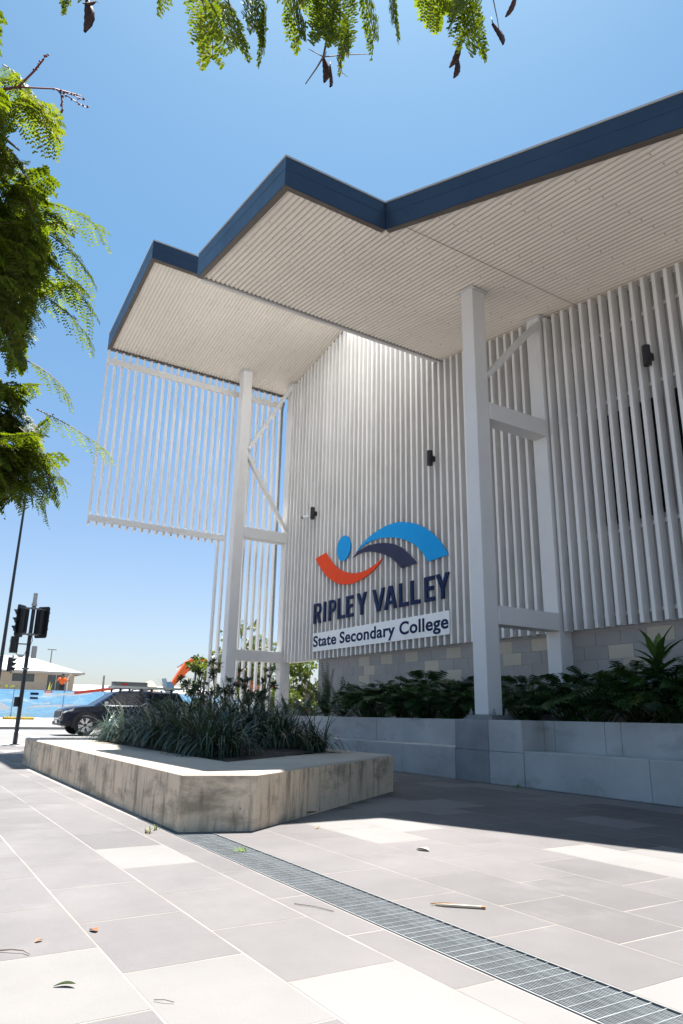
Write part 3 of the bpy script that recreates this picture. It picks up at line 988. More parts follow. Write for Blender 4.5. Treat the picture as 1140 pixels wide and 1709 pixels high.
#PART2
# ---------------------------------------------------------------- plants
def strap_clump(seed, n, rad, h, width, stiff=1.0):
    """arching strap leaves from one crown, local coordinates"""
    q = random.Random(seed)
    b = MB()
    for i in range(n):
        a = q.uniform(0, 2 * math.pi)
        r0 = rad * 0.26 * math.sqrt(q.random())
        a0 = q.uniform(0, 2 * math.pi)
        bx, by = r0 * math.cos(a0), r0 * math.sin(a0)
        Lf = h * q.uniform(0.65, 1.25)
        lean = q.uniform(0.08, 1.0) ** 1.0
        dead = q.random() < 0.10
        if dead:
            lean = q.uniform(.7, 1.2)
        w = width * q.uniform(.7, 1.2)
        tone = q.uniform(0.75, 1.0) if dead else q.uniform(0, 0.6)
        pts = []
        px_, pz = 0.0, 0.0
        ang = math.pi / 2 - lean * 0.55
        ns = 6
        for s_ in range(ns + 1):
            pts.append((px_, pz))
            px_ += math.cos(ang) * Lf / ns
            pz += math.sin(ang) * Lf / ns
            ang -= (0.10 + lean * 0.42) * q.uniform(.8, 1.2) / stiff
        tw = q.uniform(-.5, .5)
        vs = []
        for s_, (u, z) in enumerate(pts):
            ww = w * (1 - (s_ / ns) ** 2.2) + 0.0006
            sx, sy = -math.sin(a + tw), math.cos(a + tw)
            cx, cy = bx + u * math.cos(a), by + u * math.sin(a)
            vs.append((cx - sx * ww, cy - sy * ww, max(z, .01)))
            vs.append((cx + sx * ww, cy + sy * ww, max(z, .01) + 0.15 * ww))
        b.add(vs, [(2 * s_, 2 * s_ + 1, 2 * s_ + 3, 2 * s_ + 2) for s_ in range(ns)], 0, tone)
    return b
def place(proto, loc, rz, sc, label, first):
    o = proto if first else copy_tree(proto)
    o.location = loc
    o.rotation_euler = (0, 0, rz)
    o.scale = (sc, sc, sc * rnd.uniform(.92, 1.08))
    o["label"] = label
    return o
def soil_at(x, y): return soil_h(x, y) - 0.02
greens = [strap_clump(11 + k, 330, 1.0, 0.74, 0.0090, 0.75).build("strappy_clump", M_grass, fix=False) for k in range(3)]
blues = [strap_clump(31 + k, 300, 1.0, 0.62, 0.0110, .75).build("strappy_clump", M_bluegrass, fix=False) for k in range(2)]
for o in greens + blues:
    tag(o, "x", "grass clump", "strappy grass clumps in the planter")
used = set()
def clump(kind, x, y, sc, label):
    pool = greens if kind == 'g' else blues
    k = rnd.randrange(len(pool))
    p = pool[k]
    key = (kind, k)
    place(p, (x, y, soil_at(x, y)), rnd.uniform(0, 6.28), sc, label, key not in used)
    used.add(key)
clumps = [
    ('b', -12.75, 3.35, 0.75, "small blue-green strappy clump nearest the road end of the planter"),
    ('b', -12.00, 3.29, 1.06, "blue-green strappy clump in the planter's front row, second from the road end"),
    ('b', -11.20, 3.34, 1.12, "blue-green strappy clump spilling towards the rim, third along the planter's front row"),
    ('b', -10.40, 3.39, 1.18, "palest blue-grey strappy clump, at the front middle of the planter"),
    ('g', -12.50, 4.30, 0.90, "green strappy clump behind the smallest blue-green one at the road end"),
    ('g', -11.60, 4.40, 1.00, "green strappy clump under the leaning whorled shrub in the planter"),
    ('g', -9.60, 3.34, 1.18, "dark green strappy clump with brown blades at the front right of the planter"),
    ('g', -8.80, 3.39, 1.12, "dark green strappy clump by the planter's right front rim with drooping brown blades"),
    ('g', -8.05, 3.34, 1.01, "dark strappy clump nearest the sunlit corner of the planter rim"),
    ('g', -10.70, 4.30, 1.15, "tall green strappy clump in the middle of the planter, behind the palest blue one"),
    ('g', -9.90, 4.35, 1.25, "tallest dark green strappy clump, in front of the left building columns"),
    ('g', -9.10, 4.40, 1.15, "big green strappy clump right of the tallest one, below the school sign"),
    ('g', -8.50, 4.35, 0.95, "loose green strappy clump behind the planter's right front row"),
    ('g', -8.55, 4.85, 0.85, "wispy green strappy clump at the right-hand end of the planter, against the seating wall"),
    ('g', -9.40, 4.85, 1.00, "strappy clump in the back row of the planter, under the left columns"),
    ('g', -10.40, 4.90, 1.10, "strappy clump in the back row of the planter, below the middle shrub"),
]
for (k, x, y, sc, lab) in clumps:
    clump(k, x, y, sc, lab)

for _o in greens + blues:
    if _o['label'] == 'x':
        bpy.data.objects.remove(_o)

def rosette(b, c, d, n, Lf, w, q, tone0=0.2, mi=0):
    c, d = Vector(c), Vector(d).normalized()
    a = d.orthogonal().normalized()
    e = d.cross(a)
    for i in range(n):
        t = 2 * math.pi * i / n + q.uniform(-.3, .3)
        el_ = q.uniform(-0.15, 1.0)
        dirv = (a * math.cos(t) + e * math.sin(t)) * math.cos(el_) + d * math.sin(el_)
        side = dirv.cross(d).normalized()
        L_ = Lf * q.uniform(.7, 1.15)
        p1 = c + dirv * L_ * .55
        p2 = c + dirv * L_ + Vector((0, 0, -.12 * L_))
        ww = w * q.uniform(.8, 1.2)
        tn = tone0 + q.uniform(0, .45)
        b.add([c - side * ww * .25, c + side * ww * .25, p1 + side * ww, p1 - side * ww, p2], [(0, 1, 2, 3), (3, 2, 4)], mi, tn)
def whorled_shrub(loc, seed, tips, label):
    q = random.Random(seed)
    t = thing("whorled_shrub", loc, label, "shrub", "shrubs with whorled leaves in the planter")
    sb, lb = MB(), MB()
    base = Vector(loc)
    for tip in tips:
        tip = Vector(tip)
        mid = base.lerp(tip, .5) + Vector((q.uniform(-.1, .1), q.uniform(-.1, .1), q.uniform(-.05, .12)))
        sb.tube([base + Vector((q.uniform(-.04, .04), q.uniform(-.04, .04), -.05)), mid, tip], [.016, .011, .006], 5)
        rosette(lb, tip, (tip - mid) + Vector((0, 0, .3)), 22, .135, .014, q, .1)
        for k in range(5):
            f = q.uniform(.45, .95)
            p = mid.lerp(tip, f) + Vector((q.uniform(-.12, .12), q.uniform(-.12, .12), q.uniform(-.1, .1)))
            sb.tube([mid.lerp(tip, f * .6), p], [.006, .004], 4)
            rosette(lb, p, Vector((q.uniform(-1, 1), q.uniform(-1, 1), 1.2)), 18, .12, .013, q, .05 + (.5 if q.random() < .12 else 0))
    sb.build("stems", M_twig, t, fix=False)
    lb.build("leaves", M_shrub, t, fix=False)
    return t
whorled_shrub((-11.6, 4.75, .5), 3, [(-13.05, 4.6, 1.50), (-12.55, 4.75, 1.62), (-12.25, 4.9, 1.78), (-11.75, 5.0, 1.45), (-12.3, 4.6, 1.30), (-11.95, 4.9, 1.28), (-11.3, 5.0, 1.58), (-12.8, 4.9, 1.22)],
              "largest whorled shrub in the planter, in front of the orange digger arm")
whorled_shrub((-10.6, 4.9, .5), 4, [(-10.7, 4.9, 1.42), (-10.35, 5.0, 1.38), (-10.95, 5.0, 1.22), (-10.2, 4.9, 1.2), (-10.05, 5.0, 1.55)],
              "whorled shrub in front of the left front column, one tip against the steel")
whorled_shrub((-12.7, 4.2, .5), 5, [(-13.1, 4.1, .98), (-12.75, 4.2, 1.02), (-12.4, 4.2, 1.05), (-12.95, 4.3, 1.0)],
              "low whorled shrub just in front of the car's rear window")

def lobed_leaf(b, base, tip, up, w, tone, q):
    """deeply lobed (philodendron) leaf: tapered fingers either side of a midrib"""
    base, tip = Vector(base), Vector(tip)
    d = tip - base
    L_ = d.length
    dn = d.normalized()
    s = dn.cross(Vector(up))
    if s.length < .05:
        s = dn.cross(Vector((1, 0, 0)))
    s.normalize()
    nrm = s.cross(dn)
    nl = 6
    vs = [base, tip - nrm * .05 * L_]
    fs = []
    for i in range(nl):
        u = 0.10 + 0.78 * i / (nl - 1)
        ww = w * math.sin(math.pi * (0.22 + 0.68 * (1 - u))) * q.uniform(.85, 1.1)
        c0 = base + dn * L_ * (u - .075)
        c1 = base + dn * L_ * (u + .055)
        for sg_ in (-1, 1):
            tipv = base + dn * L_ * (u + .10) + s * sg_ * ww - nrm * (.22 * ww)
            m1 = base + dn * L_ * (u - .02) + s * sg_ * ww * .6
            m2 = base + dn * L_ * (u + .085) + s * sg_ * ww * .6
            k = len(vs)
            vs += [c0, c1, m2, m1, tipv]
            fs += [(k, k + 1, k + 2, k + 3), (k + 3, k + 2, k + 4)]
    k = len(vs)
    vs += [base + s * .012, base - s * .012, base + dn * L_ * .9 - s * .012, base + dn * L_ * .9 + s * .012]
    fs += [(k, k + 1, k + 2, k + 3), (k + 3, k + 2, 1)]
    b.add(vs, fs, 0, tone)
def philodendron(seed, n, R_, H_):
    q = random.Random(seed)
    lb, sb = MB(), MB()
    for i in range(n):
        a = q.uniform(0, 6.283)
        rr = R_ * math.sqrt(q.uniform(.02, 1))
        hh = H_ * (0.35 + 0.65 * math.sqrt(max(0, 1 - (rr / R_) ** 2))) * q.uniform(.7, 1.08)
        p = Vector((rr * math.cos(a), rr * math.sin(a), hh))
        root = Vector((q.uniform(-.1, .1), q.uniform(-.1, .1), 0))
        out = Vector((math.cos(a), math.sin(a), q.uniform(-.25, .85) - rr / R_ * .5)).normalized()
        L_ = q.uniform(.20, .34)
        if i % 2 == 0:
            sb.tube([root, root.lerp(p, .55) + Vector((0, 0, .06)), p], [.008, .006, .004], 4)
        lobed_leaf(lb, p, p + out * L_, (q.uniform(-.3, .3), q.uniform(-.3, .3), 1), L_ * .42, q.uniform(0, .6) if q.random() > .05 else .95, q)
    return lb, sb
def plant_thing(name, lb, sb, mleaf, label, cat, group):
    t = thing(name, (0, 0, 0), label, cat, group)
    sb.build("stalks", M_twig if name != "philodendron" else M_philo, t, fix=False)
    lb.build("leaves", mleaf, t, fix=False)
    return t
phs = []
for k in range(3):
    lb, sb = philodendron(50 + k, 130, .62, .72)
    phs.append(plant_thing("philodendron", lb, sb, M_philo, "x", "philodendron", "lobed philodendrons in the garden bed"))
pu = set()
def put_ph(x, y, sc, label):
    k = rnd.randrange(3)
    place(phs[k], (x, y, .80), rnd.uniform(0, 6.28), sc, label, k not in pu)
    pu.add(k)
for (x, y, sc, lab) in [
    (-13.0, 8.75, 1.0, "leftmost philodendron under the sign, beside the upright cycad fronds"),
    (-12.35, 8.6, 1.05, "philodendron spilling over the seating wall below the word State"),
    (-11.6, 8.75, 1.1, "philodendron under the middle of the white sign panel"),
    (-10.9, 8.7, 1.15, "tallest philodendron of the row under the sign, below the word College"),
    (-10.2, 8.8, 1.05, "philodendron under the right end of the white sign panel"),
    (-9.5, 8.85, 1.05, "philodendron touching the left side of the front steel column"),
    (-8.55, 9.0, 1.0, "philodendron between the front and rear right-hand columns"),
    (-7.5, 8.75, 1.0, "philodendron in front of the foot of the rear right-hand column"),
    (-6.95, 8.7, 1.1, "bushy philodendron right of the rear column, trailing over the seating wall"),
    (-6.35, 8.8, 1.1, "philodendron just left of the broad-leaved cordyline"),
    (-5.7, 8.65, 1.05, "philodendron below the cordyline at the right edge of the photo"),
    (-5.0, 8.8, 1.1, "philodendron at the far right end of the bed, partly out of the photo")]:
    put_ph(x, y, sc, lab)
# cycad / fern with pinnate fronds
def pinnate(b, sb, base, dirv, L_, pl_, q, droop=.5, n=18, tone=.3):
    base = Vector(base)
    d = Vector(dirv).normalized()
    pts = [base]
    p = base.copy()
    ns = 8
    for i in range(ns):
        d = (d + Vector((0, 0, -droop / ns))).normalized()
        p = p + d * L_ / ns
        pts.append(p.copy())
    sb.tube(pts, [.007 - .005 * i / ns for i in range(ns + 1)], 4)
    for i in range(n):
        f = .12 + .88 * i / (n - 1)
        k = min(ns - 1, int(f * ns))
        c = pts[k].lerp(pts[k + 1], f * ns - k)
        dd = (pts[k + 1] - pts[k]).normalized()
        s = dd.cross(Vector((0, 0, 1)))
        if s.length < .1:
            s = dd.cross(Vector((0, 1, 0)))
        s.normalize()
        u = s.cross(dd)
        ll = pl_ * (math.sin(math.pi * (.18 + .74 * f)) * .9 + .1) * q.uniform(.9, 1.1)
        for sg_ in (-1, 1):
            o_ = (s * sg_ + dd * .55 + u * .18).normalized()
            w = dd * .009
            b.add([c - w, c + w, c + o_ * ll * .6 + w * 1.3, c + o_ * ll * .6 - w * 1.3, c + o_ * ll + Vector((0, 0, -.02))], [(0, 1, 2, 3), (3, 2, 4)], 0, tone + q.uniform(-.2, .2))
def cycad(loc, seed, n, L_, pl_, label, up=.6, brown=0.2):
    q = random.Random(seed)
    t = thing("cycad", loc, label, "cycad", "cycads and ferns in the garden bed")
    lb, sb = MB(), MB()
    for i in range(n):
        a = 6.283 * i / n + q.uniform(-.3, .3)
        e = q.uniform(up - .35, up + .75)
        dv = Vector((math.cos(a) * math.cos(e), math.sin(a) * math.cos(e), math.sin(e)))
        pinnate(lb, sb, Vector(loc) + dv * .04, dv, L_ * q.uniform(.75, 1.15), pl_, q, q.uniform(.4, .9), 20, .95 if q.random() < brown else q.uniform(.15, .5))
    sb.build("stalks", M_fern, t, fix=False)
    lb.build("fronds", M_fern, t, fix=False)
cycad((-14.75, 8.8, .82), 1, 16, 1.15, .13, "tall cycad with upright fronds standing left of the hedge under the sign", .95, .05)
cycad((-15.6, 8.7, .82), 2, 16, .75, .10, "low brownish fern beside the foot of the rear left column", .55, .45)
cycad((-13.9, 8.75, .82), 3, 18, 1.0, .12, "spreading cycad between the tall one and the philodendrons", .75, .12)
cycad((-16.6, 8.75, .82), 4, 12, .6, .10, "small fern at the left end of the garden bed", .6, .3)
cycad((-15.1, 8.55, .82), 5, 14, .7, .11, "yellowish fern in front of the tall cycad", .5, .4)
# cordyline
def cordyline(loc, label):
    q = random.Random(9)
    t = thing("cordyline", loc, label, "cordyline")
    lb, sb = MB(), MB()
    base = Vector(loc)
    sb.tube([base, base + Vector((.02, 0, .55))], [.022, .016], 6)
    for i in range(30):
        a = i * 2.4
        h = .35 + .42 * i / 30
        e = .25 + 1.0 * i / 30
        dv = Vector((math.cos(a) * math.cos(e), math.sin(a) * math.cos(e), math.sin(e)))
        c = base + Vector((.015, 0, h))
        L_ = q.uniform(.38, .55)
        s = dv.cross(Vector((0, 0, 1))).normalized()
        pts = []
        p, d = c, dv
        for k in range(6):
            pts.append(p)
            d = (d + Vector((0, 0, -.13))).normalized()
            p = p + d * L_ / 5
        ws = [.012, .035, .05, .05, .034, .002]
        vs = []
        nrm = s.cross(dv)
        for p_, w_ in zip(pts, ws):
            vs += [p_ - s * w_ + nrm * w_ * .3, p_, p_ + s * w_ + nrm * w_ * .3]
        lb.add(vs, [f for k in range(5) for f in ((3 * k, 3 * k + 1, 3 * k + 4, 3 * k + 3), (3 * k + 1, 3 * k + 2, 3 * k + 5, 3 * k + 4))], 0, q.uniform(.2, .9))
    sb.build("stem", M_twig, t, fix=False)
    lb.build("leaves", M_cordy, t, fix=False)
cordyline((-5.93, 8.72, 1.0), "broad-leaved green cordyline rising above the dark plants at the right edge")

# ---------------------------------------------------------------- background trees beyond the slat panel
def leafy_tree(loc, h, rad, seed, label, n=1500, ls=.15, trunk=.05, low=.2, group="trees beyond the left slat panel"):
    q = random.Random(seed)
    t = thing("garden_tree", loc, label, "tree", group)
    base = Vector(loc)
    tb, lb = MB(), MB()
    tb.tube([base, base + Vector((.05, 0, h * .4)), base + Vector((0, .05, h * .8))], [trunk, trunk * .7, trunk * .3], 7)
    clumps_ = []
    for i in range(16):
        z = h * q.uniform(low, .97)
        rr = rad * (1 - .5 * abs(z / h - .6)) * math.sqrt(q.random())
        a = q.uniform(0, 6.283)
        c = base + Vector((rr * math.cos(a), rr * math.sin(a), z))
        clumps_.append((c, rad * q.uniform(.22, .45)))
        tb.tube([base + Vector((0, 0, z * .6)), c], [trunk * .35, trunk * .12], 4)
    for i in range(int(n * 1.5)):
        c, r = clumps_[q.randrange(len(clumps_))]
        v = Vector((q.gauss(0, 1), q.gauss(0, 1), q.gauss(0, .8)))
        v = v.normalized() * r * q.random() ** .4
        p = c + v
        d = (v.normalized() + Vector((q.uniform(-.6, .6), q.uniform(-.6, .6), q.uniform(-.9, .3)))).normalized()
        s = d.orthogonal().normalized()
        s = (s * math.cos(q.uniform(0, 3)) + d.cross(s) * math.sin(q.uniform(0, 3))).normalized()
        L_ = ls * q.uniform(.7, 1.3)
        b_ = p + d * L_ * .5
        lb.add([p, b_ + s * L_ * .30, p + d * L_, b_ - s * L_ * .30], [(0, 1, 2, 3)], 0, q.random() * .8 + (.2 if q.random() < .15 else 0))
    tb.build("trunk", M_bark, t, fix=False)
    lb.build("crown", M_bush, t, fix=False)
leafy_tree((-27.0, 10.45, 0), 3.25, .75, 1, "small round green tree just left of the left front column", 1300)
leafy_tree((-26.5, 11.75, 0), 4.6, .7, 2, "tallest yellow-green tree seen between the lower slats, left of the left truss", 650)
leafy_tree((-26.5, 12.95, 0), 4.1, .8, 3, "yellow-green tree seen through the slats inside the left truss", 900)
leafy_tree((-26.2, 14.75, 0), 3.3, 1.15, 4, "dense green tree seen through the gap under the left end of the slat wall", 2200)
leafy_tree((-24.5, 12.4, 0), 1.9, .6, 6, "low yellowish shrub standing behind the feet of the lower slats", 800, .12)

leafy_tree((-25.6, 11.6, 0), 2.7, .75, 8, "leafy yellow-green shrub low behind the first slats beside the left front column", 1500, .14, .04, .1)
leafy_tree((-25.4, 13.2, 0), 2.6, .75, 9, "leafy yellow-green shrub low between the left front and rear columns", 1500, .14, .04, .1)
# ---------------------------------------------------------------- the overhanging tree
ot = thing("poinciana_tree", (-1.9, -2.1, 0), "feathery-leaved tree overhanging the left side and top of the view, dark seed pods hanging", "tree")
tr_ = MB()
tr_.tube([(-1.9, -2.1, -.05), (-1.93, -2.05, .5), (-1.9, -1.95, 1.2), (-1.82, -1.8, 1.9), (-1.72, -1.6, 2.5)], [.17, .13, .115, .10, .085], 12)
tr_.build("trunk", M_bark, ot, smooth=True, fix=False)
lrng = random.Random(21)
leafb, rachb = MB(), MB()
LW = 1
def frond(base, d, L_, npin=8, plen=.085, droop=.6, tone=.35, lw=.0056, ll=.0115):
    base = Vector(base)
    d = Vector(d).normalized()
    ns = 6
    pts = [base]
    p = base.copy()
    for i in range(ns):
        d = (d + Vector((0, 0, -droop / ns))).normalized()
        p = p + d * L_ / ns
        pts.append(p.copy())
    rachb.tube(pts, [.0024 - .0015 * i / ns for i in range(ns + 1)], 3, cap=False)
    side0 = (pts[-1] - pts[0]).cross(Vector((lrng.uniform(-.35, .35), lrng.uniform(-.35, .35), 1)))
    side0.normalize()
    for i in range(npin):
        f = .12 + .88 * i / (npin - 1)
        k = min(ns - 1, int(f * ns))
        c = pts[k].lerp(pts[k + 1], f * ns - k)
        dd = (pts[k + 1] - pts[k]).normalized()
        for sg_ in (-1, 1):
            pd = (side0 * sg_ + dd * .75 + Vector((0, 0, -.30 + lrng.uniform(-.15, .15)))).normalized()
            pl_ = plen * (.55 + .45 * math.sin(math.pi * (.2 + .65 * f))) * lrng.uniform(.85, 1.15)
            nl = 10
            nrm = side0.cross(dd)
            ls = pd.cross(nrm).normalized()
            tn = min(1, max(0, tone + lrng.uniform(-.3, .3)))
            dr_ = lrng.uniform(.1, .45)
            for j in range(nl):
                g_ = (j + .6) / nl
                cc = c + pd * pl_ * g_ + Vector((0, 0, -dr_ * pl_ * g_ * g_))
                lle = ll * (1.05 - .5 * abs(g_ - .45))
                for s2 in (-1, 1):
                    o_ = (ls * s2 + pd * .35 + nrm * lrng.uniform(-.65, .25) + pd * lrng.uniform(-.15, .15)).normalized() * lle * lrng.uniform(.85, 1.1)
                    w = pd * lw * .5
                    leafb.add([cc - w, cc + w, cc + o_ + w * .7, cc + o_ - w * .7], [(0, 1, 2, 3)], 0, min(1, max(0, tn + lrng.uniform(-.22, .22))))
VR, VU, VF = Vector((.53, .848, .018)), Vector((.228, -.163, .96)), Vector((-.817, .505, .28))
blobs = [  # centre, half-width sideways, half-height, half-depth, fronds, tone
    ((-1.85, -.06, 2.59), .09, .13, .14, 15, .6),
    ((-1.88, -.02, 2.47), .10, .12, .14, 10, .55),
    ((-2.18, -.01, 2.45), .15, .17, .20, 68, .45),
    ((-2.26, .04, 2.22), .16, .20, .20, 72, .42),
    ((-2.20, .15, 2.40), .10, .12, .12, 20, .42),
    ((-2.48, .08, 1.91), .15, .08, .18, 44, .38),
    ((-2.50, .12, 1.78), .17, .11, .18, 48, .40),
    ((-2.46, .18, 1.70), .15, .09, .18, 38, .44),
    ((-1.95, -.45, 2.4), .35, .45, .45, 46, .3),
    ((-1.6, -1.2, 2.7), .55, .35, .55, 40, .4),
    ((-1.2, -.25, 2.95), .55, .12, .4, 26, .5)]
limb = MB()
for (c, a_, h_, dp, nf, tn) in blobs:
    c = Vector(c)
    limb.tube([(-1.72, -1.6, 2.5), Vector((-1.72, -1.6, 2.5)).lerp(c, .5) + Vector((0, 0, .15)), c - VR * .12], [.05, .026, .010], 6)
    for i in range(nf):
        u, v, w = lrng.uniform(-1, 1), lrng.uniform(-1, 1), lrng.uniform(-1, 1)
        p = c + VR * a_ * u * .7 + VU * h_ * v + VF * dp * w
        d = VR * lrng.uniform(-.25, 1.0) + VF * lrng.uniform(-.7, .7) + Vector((0, 0, lrng.uniform(-.55, .55)))
        if lrng.random() < .3:
            limb.tube([c + (p - c) * .1, p], [.006, .0025], 4)
        frond(p - d.normalized() * .08, d, lrng.uniform(.11, .20), 9, lrng.uniform(.045, .075), lrng.uniform(.4, 1.1), tn + lrng.uniform(-.2, .2))
# explicit outer sprays on the left
for (p, d, L_, tn, dr_) in [((-2.36, .26, 1.86), (.06, .40, -.10), .26, .55, .35), ((-2.40, .22, 1.80), (.03, .34, -.22), .22, .45, .5), ((-2.45, .2, 1.72), (.05, .3, -.25), .22, .4, .5),
                           ((-2.16, .16, 2.50), (.06, .3, .02), .20, .5, .6), ((-2.18, .2, 2.40), (.06, .3, -.12), .20, .5, .8), ((-2.2, .22, 2.30), (.05, .28, -.12), .2, .45, .8), ((-2.26, .22, 2.22), (.05, .3, -.1), .2, .4, .7),
                           ((-2.35, .2, 2.02), (.05, .3, -.05), .18, .4, .8), ((-1.86, .0, 2.55), (.05, .22, .02), .16, .75, .9), ((-1.84, .02, 2.60), (.02, .2, .0), .13, .8, 1.1),
                           ((-2.0, .02, 2.68), (.05, .2, .05), .14, .6, .8)]:
    frond(p, d, L_, 9, .085, dr_, tn)
# hanging sprays along the top edge
tops = [((-1.40, .37, 2.78), (0, .12, -.35), .20), ((-1.42, .43, 2.77), (-.03, .05, -.4), .21), ((-1.39, .33, 2.77), (0, -.1, -.3), .15), ((-1.40, .47, 2.74), (0, .1, -.3), .14),
        ((-1.34, .52, 2.78), (0, .04, -.4), .16), ((-1.32, .60, 2.77), (0, .15, -.3), .13), ((-1.36, .56, 2.74), (-.02, .02, -.4), .15),
        ((-1.23, .68, 2.80), (0, -.15, -.3), .18), ((-1.22, .72, 2.80), (-.04, .02, -.45), .19), ((-1.20, .77, 2.80), (0, .12, -.4), .17), ((-1.25, .70, 2.78), (0, -.02, -.4), .17), ((-1.24, .66, 2.78), (0, -.2, -.2), .13), ((-1.27, .76, 2.74), (0, .02, -.4), .13),
        ((-1.14, .83, 2.77), (0, .03, -.4), .13), ((-1.04, 1.0, 2.79), (-.01, .03, -.4), .17), ((-1.05, 1.03, 2.77), (-.02, .06, -.4), .17), ((-1.03, .98, 2.77), (0, -.05, -.3), .13),
        ((-1.51, .10, 2.70), (0, .03, -.3), .08), ((-1.30, .62, 2.80), (0, .2, -.1), .12), ((-1.12, .9, 2.80), (0, .2, -.1), .10)]
for (p, d, L_) in tops:
    pv_ = Vector(p) + Vector((0, 0, .03))
    frond(pv_, d, L_, 8, .062, .15, lrng.uniform(.35, .85), .0066, .0120)
    limb.tube([pv_, pv_ + Vector((-.02, -.12, .10)), (-1.3, -.05, 2.98)], [.003, .004, .006], 4)
leafb.build("crown", M_leaf, ot, fix=False)
rachb.build("leaf_stalks", M_twig, ot, fix=False)
# flower stalk with buds on the left
sp_ = MB()
sp_.tube([(-1.86, -.02, 2.58), (-1.836, .029, 2.597), (-1.80, .06, 2.64), (-1.772, .078, 2.668)], [.004, .0035, .003, .002], 5)
sp_.tube([(-1.836, .029, 2.597), (-1.80, .12, 2.612), (-1.79, .19, 2.618)], [.003, .0025, .0015], 4)
sp_.tube([(-1.86, .05, 2.575), (-1.872, .088, 2.555), (-1.885, .13, 2.538), (-1.891, .158, 2.528)], [.003, .0025, .002, .0015], 4)
sp_.tube([(-1.86, .08, 2.562), (-1.865, .14, 2.556)], [.002, .001], 4)
limb.v += []
nb = MB()
for (a_, b__) in (((-1.80, .06, 2.645), (-1.765, .085, 2.685)), ((-1.80, .12, 2.612), (-1.79, .21, 2.585)), ((-1.876, .10, 2.552), (-1.893, .162, 2.525)), ((-1.80, .15, 2.615), (-1.79, .2, 2.61)), ((-1.80, .135, 2.612), (-1.81, .15, 2.555))):
    sp_.tube([a_, b__], [.0016, .001], 4)
    for k in range(9):
        p = Vector(a_).lerp(Vector(b__), k / 8) + Vector((lrng.uniform(-.004, .004), lrng.uniform(-.004, .004), lrng.uniform(-.004, .004)))
        nb.ball(p, lrng.uniform(.0025, .0045), 5, 4)
sp_.build("flower_stalk", M_bud, ot, fix=False)
nb.build("buds", M_bud, ot, fix=False)
# bare twig with pods at the top
tw = MB()
A_, B_, C_, D_ = Vector((-1.382, .709, 2.596)), Vector((-1.316, .727, 2.641)), Vector((-1.241, .836, 2.647)), Vector((-1.325, .685, 2.651))
tw.tube([A_, Vector((-1.345, .722, 2.625)), B_, B_ + Vector((.03, .0, .08)), B_ + Vector((.06, 0, .18))], [.0015, .002, .003, .0035, .004], 5)
tw.tube([D_, B_, Vector((-1.28, .78, 2.647)), C_], [.001, .002, .0018, .001], 4)
tw.tube([Vector((-1.30, .76, 2.645)), Vector((-1.31, .785, 2.615)), Vector((-1.305, .80, 2.605))], [.0015, .0012, .001], 4)
tw.tube([Vector((-.99, 1.05, 2.74)), Vector((-1.0, 1.075, 2.68)), Vector((-1.01, 1.09, 2.66))], [.002, .0015, .001], 4)
limb.build("branches", M_twig, ot, smooth=True, fix=False)
tw.build("twig", M_twig, ot, fix=False)
def pod_mesh(L_, w):
    b = MB()
    n = 9
    vs = []
    for i in range(n + 1):
        f = i / n
        ww = w * math.sin(math.pi * (.08 + .88 * f)) ** .6 * (1 + .07 * math.sin(f * 26))
        x = .012 * math.sin(f * 2.4)
        vs += [(x - ww, 0, -f * L_), (x, -.0045, -f * L_), (x + ww, 0, -f * L_), (x, .0045, -f * L_)]
    fs = []
    for i in range(n):
        for k in range(4):
            fs.append((4 * i + k, 4 * i + (k + 1) % 4, 4 * i + 4 + (k + 1) % 4, 4 * i + 4 + k))
    b.add(vs, fs)
    b.tube([(0, 0, 0), (.004, 0, .03)], [.0015, .0015], 4)
    return b
pod0 = pod_mesh(.085, .0115).build("seed_pod", M_pod, None, smooth=True)
pods = [((-1.527, .142, 2.665), 1.15, (.05, .05, 1.2)), ((-1.324, .734, 2.645), .92, (.02, .06, 1.2)), ((-1.328, .755, 2.635), .85, (-.05, .1, 2.0)), ((-1.10, 1.03, 2.665), .8, (.25, .5, 1.0)),
        ((-1.118, 1.038, 2.638), .75, (.1, .25, 1.3)), ((-1.022, 1.08, 2.690), .90, (-.1, -.2, 1.2)), ((-.945, 1.09, 2.715), .6, (.9, .6, 1.2)), ((-1.515, .16, 2.66), .45, (.3, .9, 2.0))]
for i, (p, s_, rot) in enumerate(pods):
    o = pod0 if i == 0 else pod0.copy()
    if i:
        COL.objects.link(o)
    o.parent = ot
    o.location = Vector(p) - ot.location
    o.scale = (s_, s_, s_)
    o.rotation_euler = rot
#PART3
# ---------------------------------------------------------------- the parked utility car
M_carpaint = mat("dark_blue_car_paint", (0.003, 0.007, 0.020), 0.20, 0.03, 2, metal=0.0, spec=0.32)
M_cartrim = mat("black_plastic_trim", (0.012, 0.012, 0.013), 0.5, 0.1)
M_tyre = mat("tyre_rubber", (0.014, 0.014, 0.014), 0.8, 0.1)
M_chrome = mat("chrome", (0.75, 0.76, 0.78), 0.12, 0.02, metal=1.0)
M_alloy = mat("alloy_rim", (0.62, 0.63, 0.65), 0.25, 0.02, metal=0.9)
M_carglass = mat("tinted_car_glass", (0.004, 0.008, 0.016), 0.08, 0.02, spec=0.22)
M_lamp = mat("headlamp_lens", (0.55, 0.57, 0.60), 0.08, 0.05, spec=0.8)
M_alu = mat("ladder_aluminium", (0.66, 0.66, 0.64), 0.35, 0.05, metal=0.5)
M_greybox = mat("grey_roof_box", (0.16, 0.155, 0.15), 0.5, 0.1)
M_redtape = mat("red_tape", (0.5, 0.03, 0.03), 0.5, 0.05)
ut = thing("utility_car", (-29.73, 5.40, 0), "dark blue dual-cab utility car with a canopy and roof racks parked behind the planter", "car")
CX, NY = -29.73, 5.40
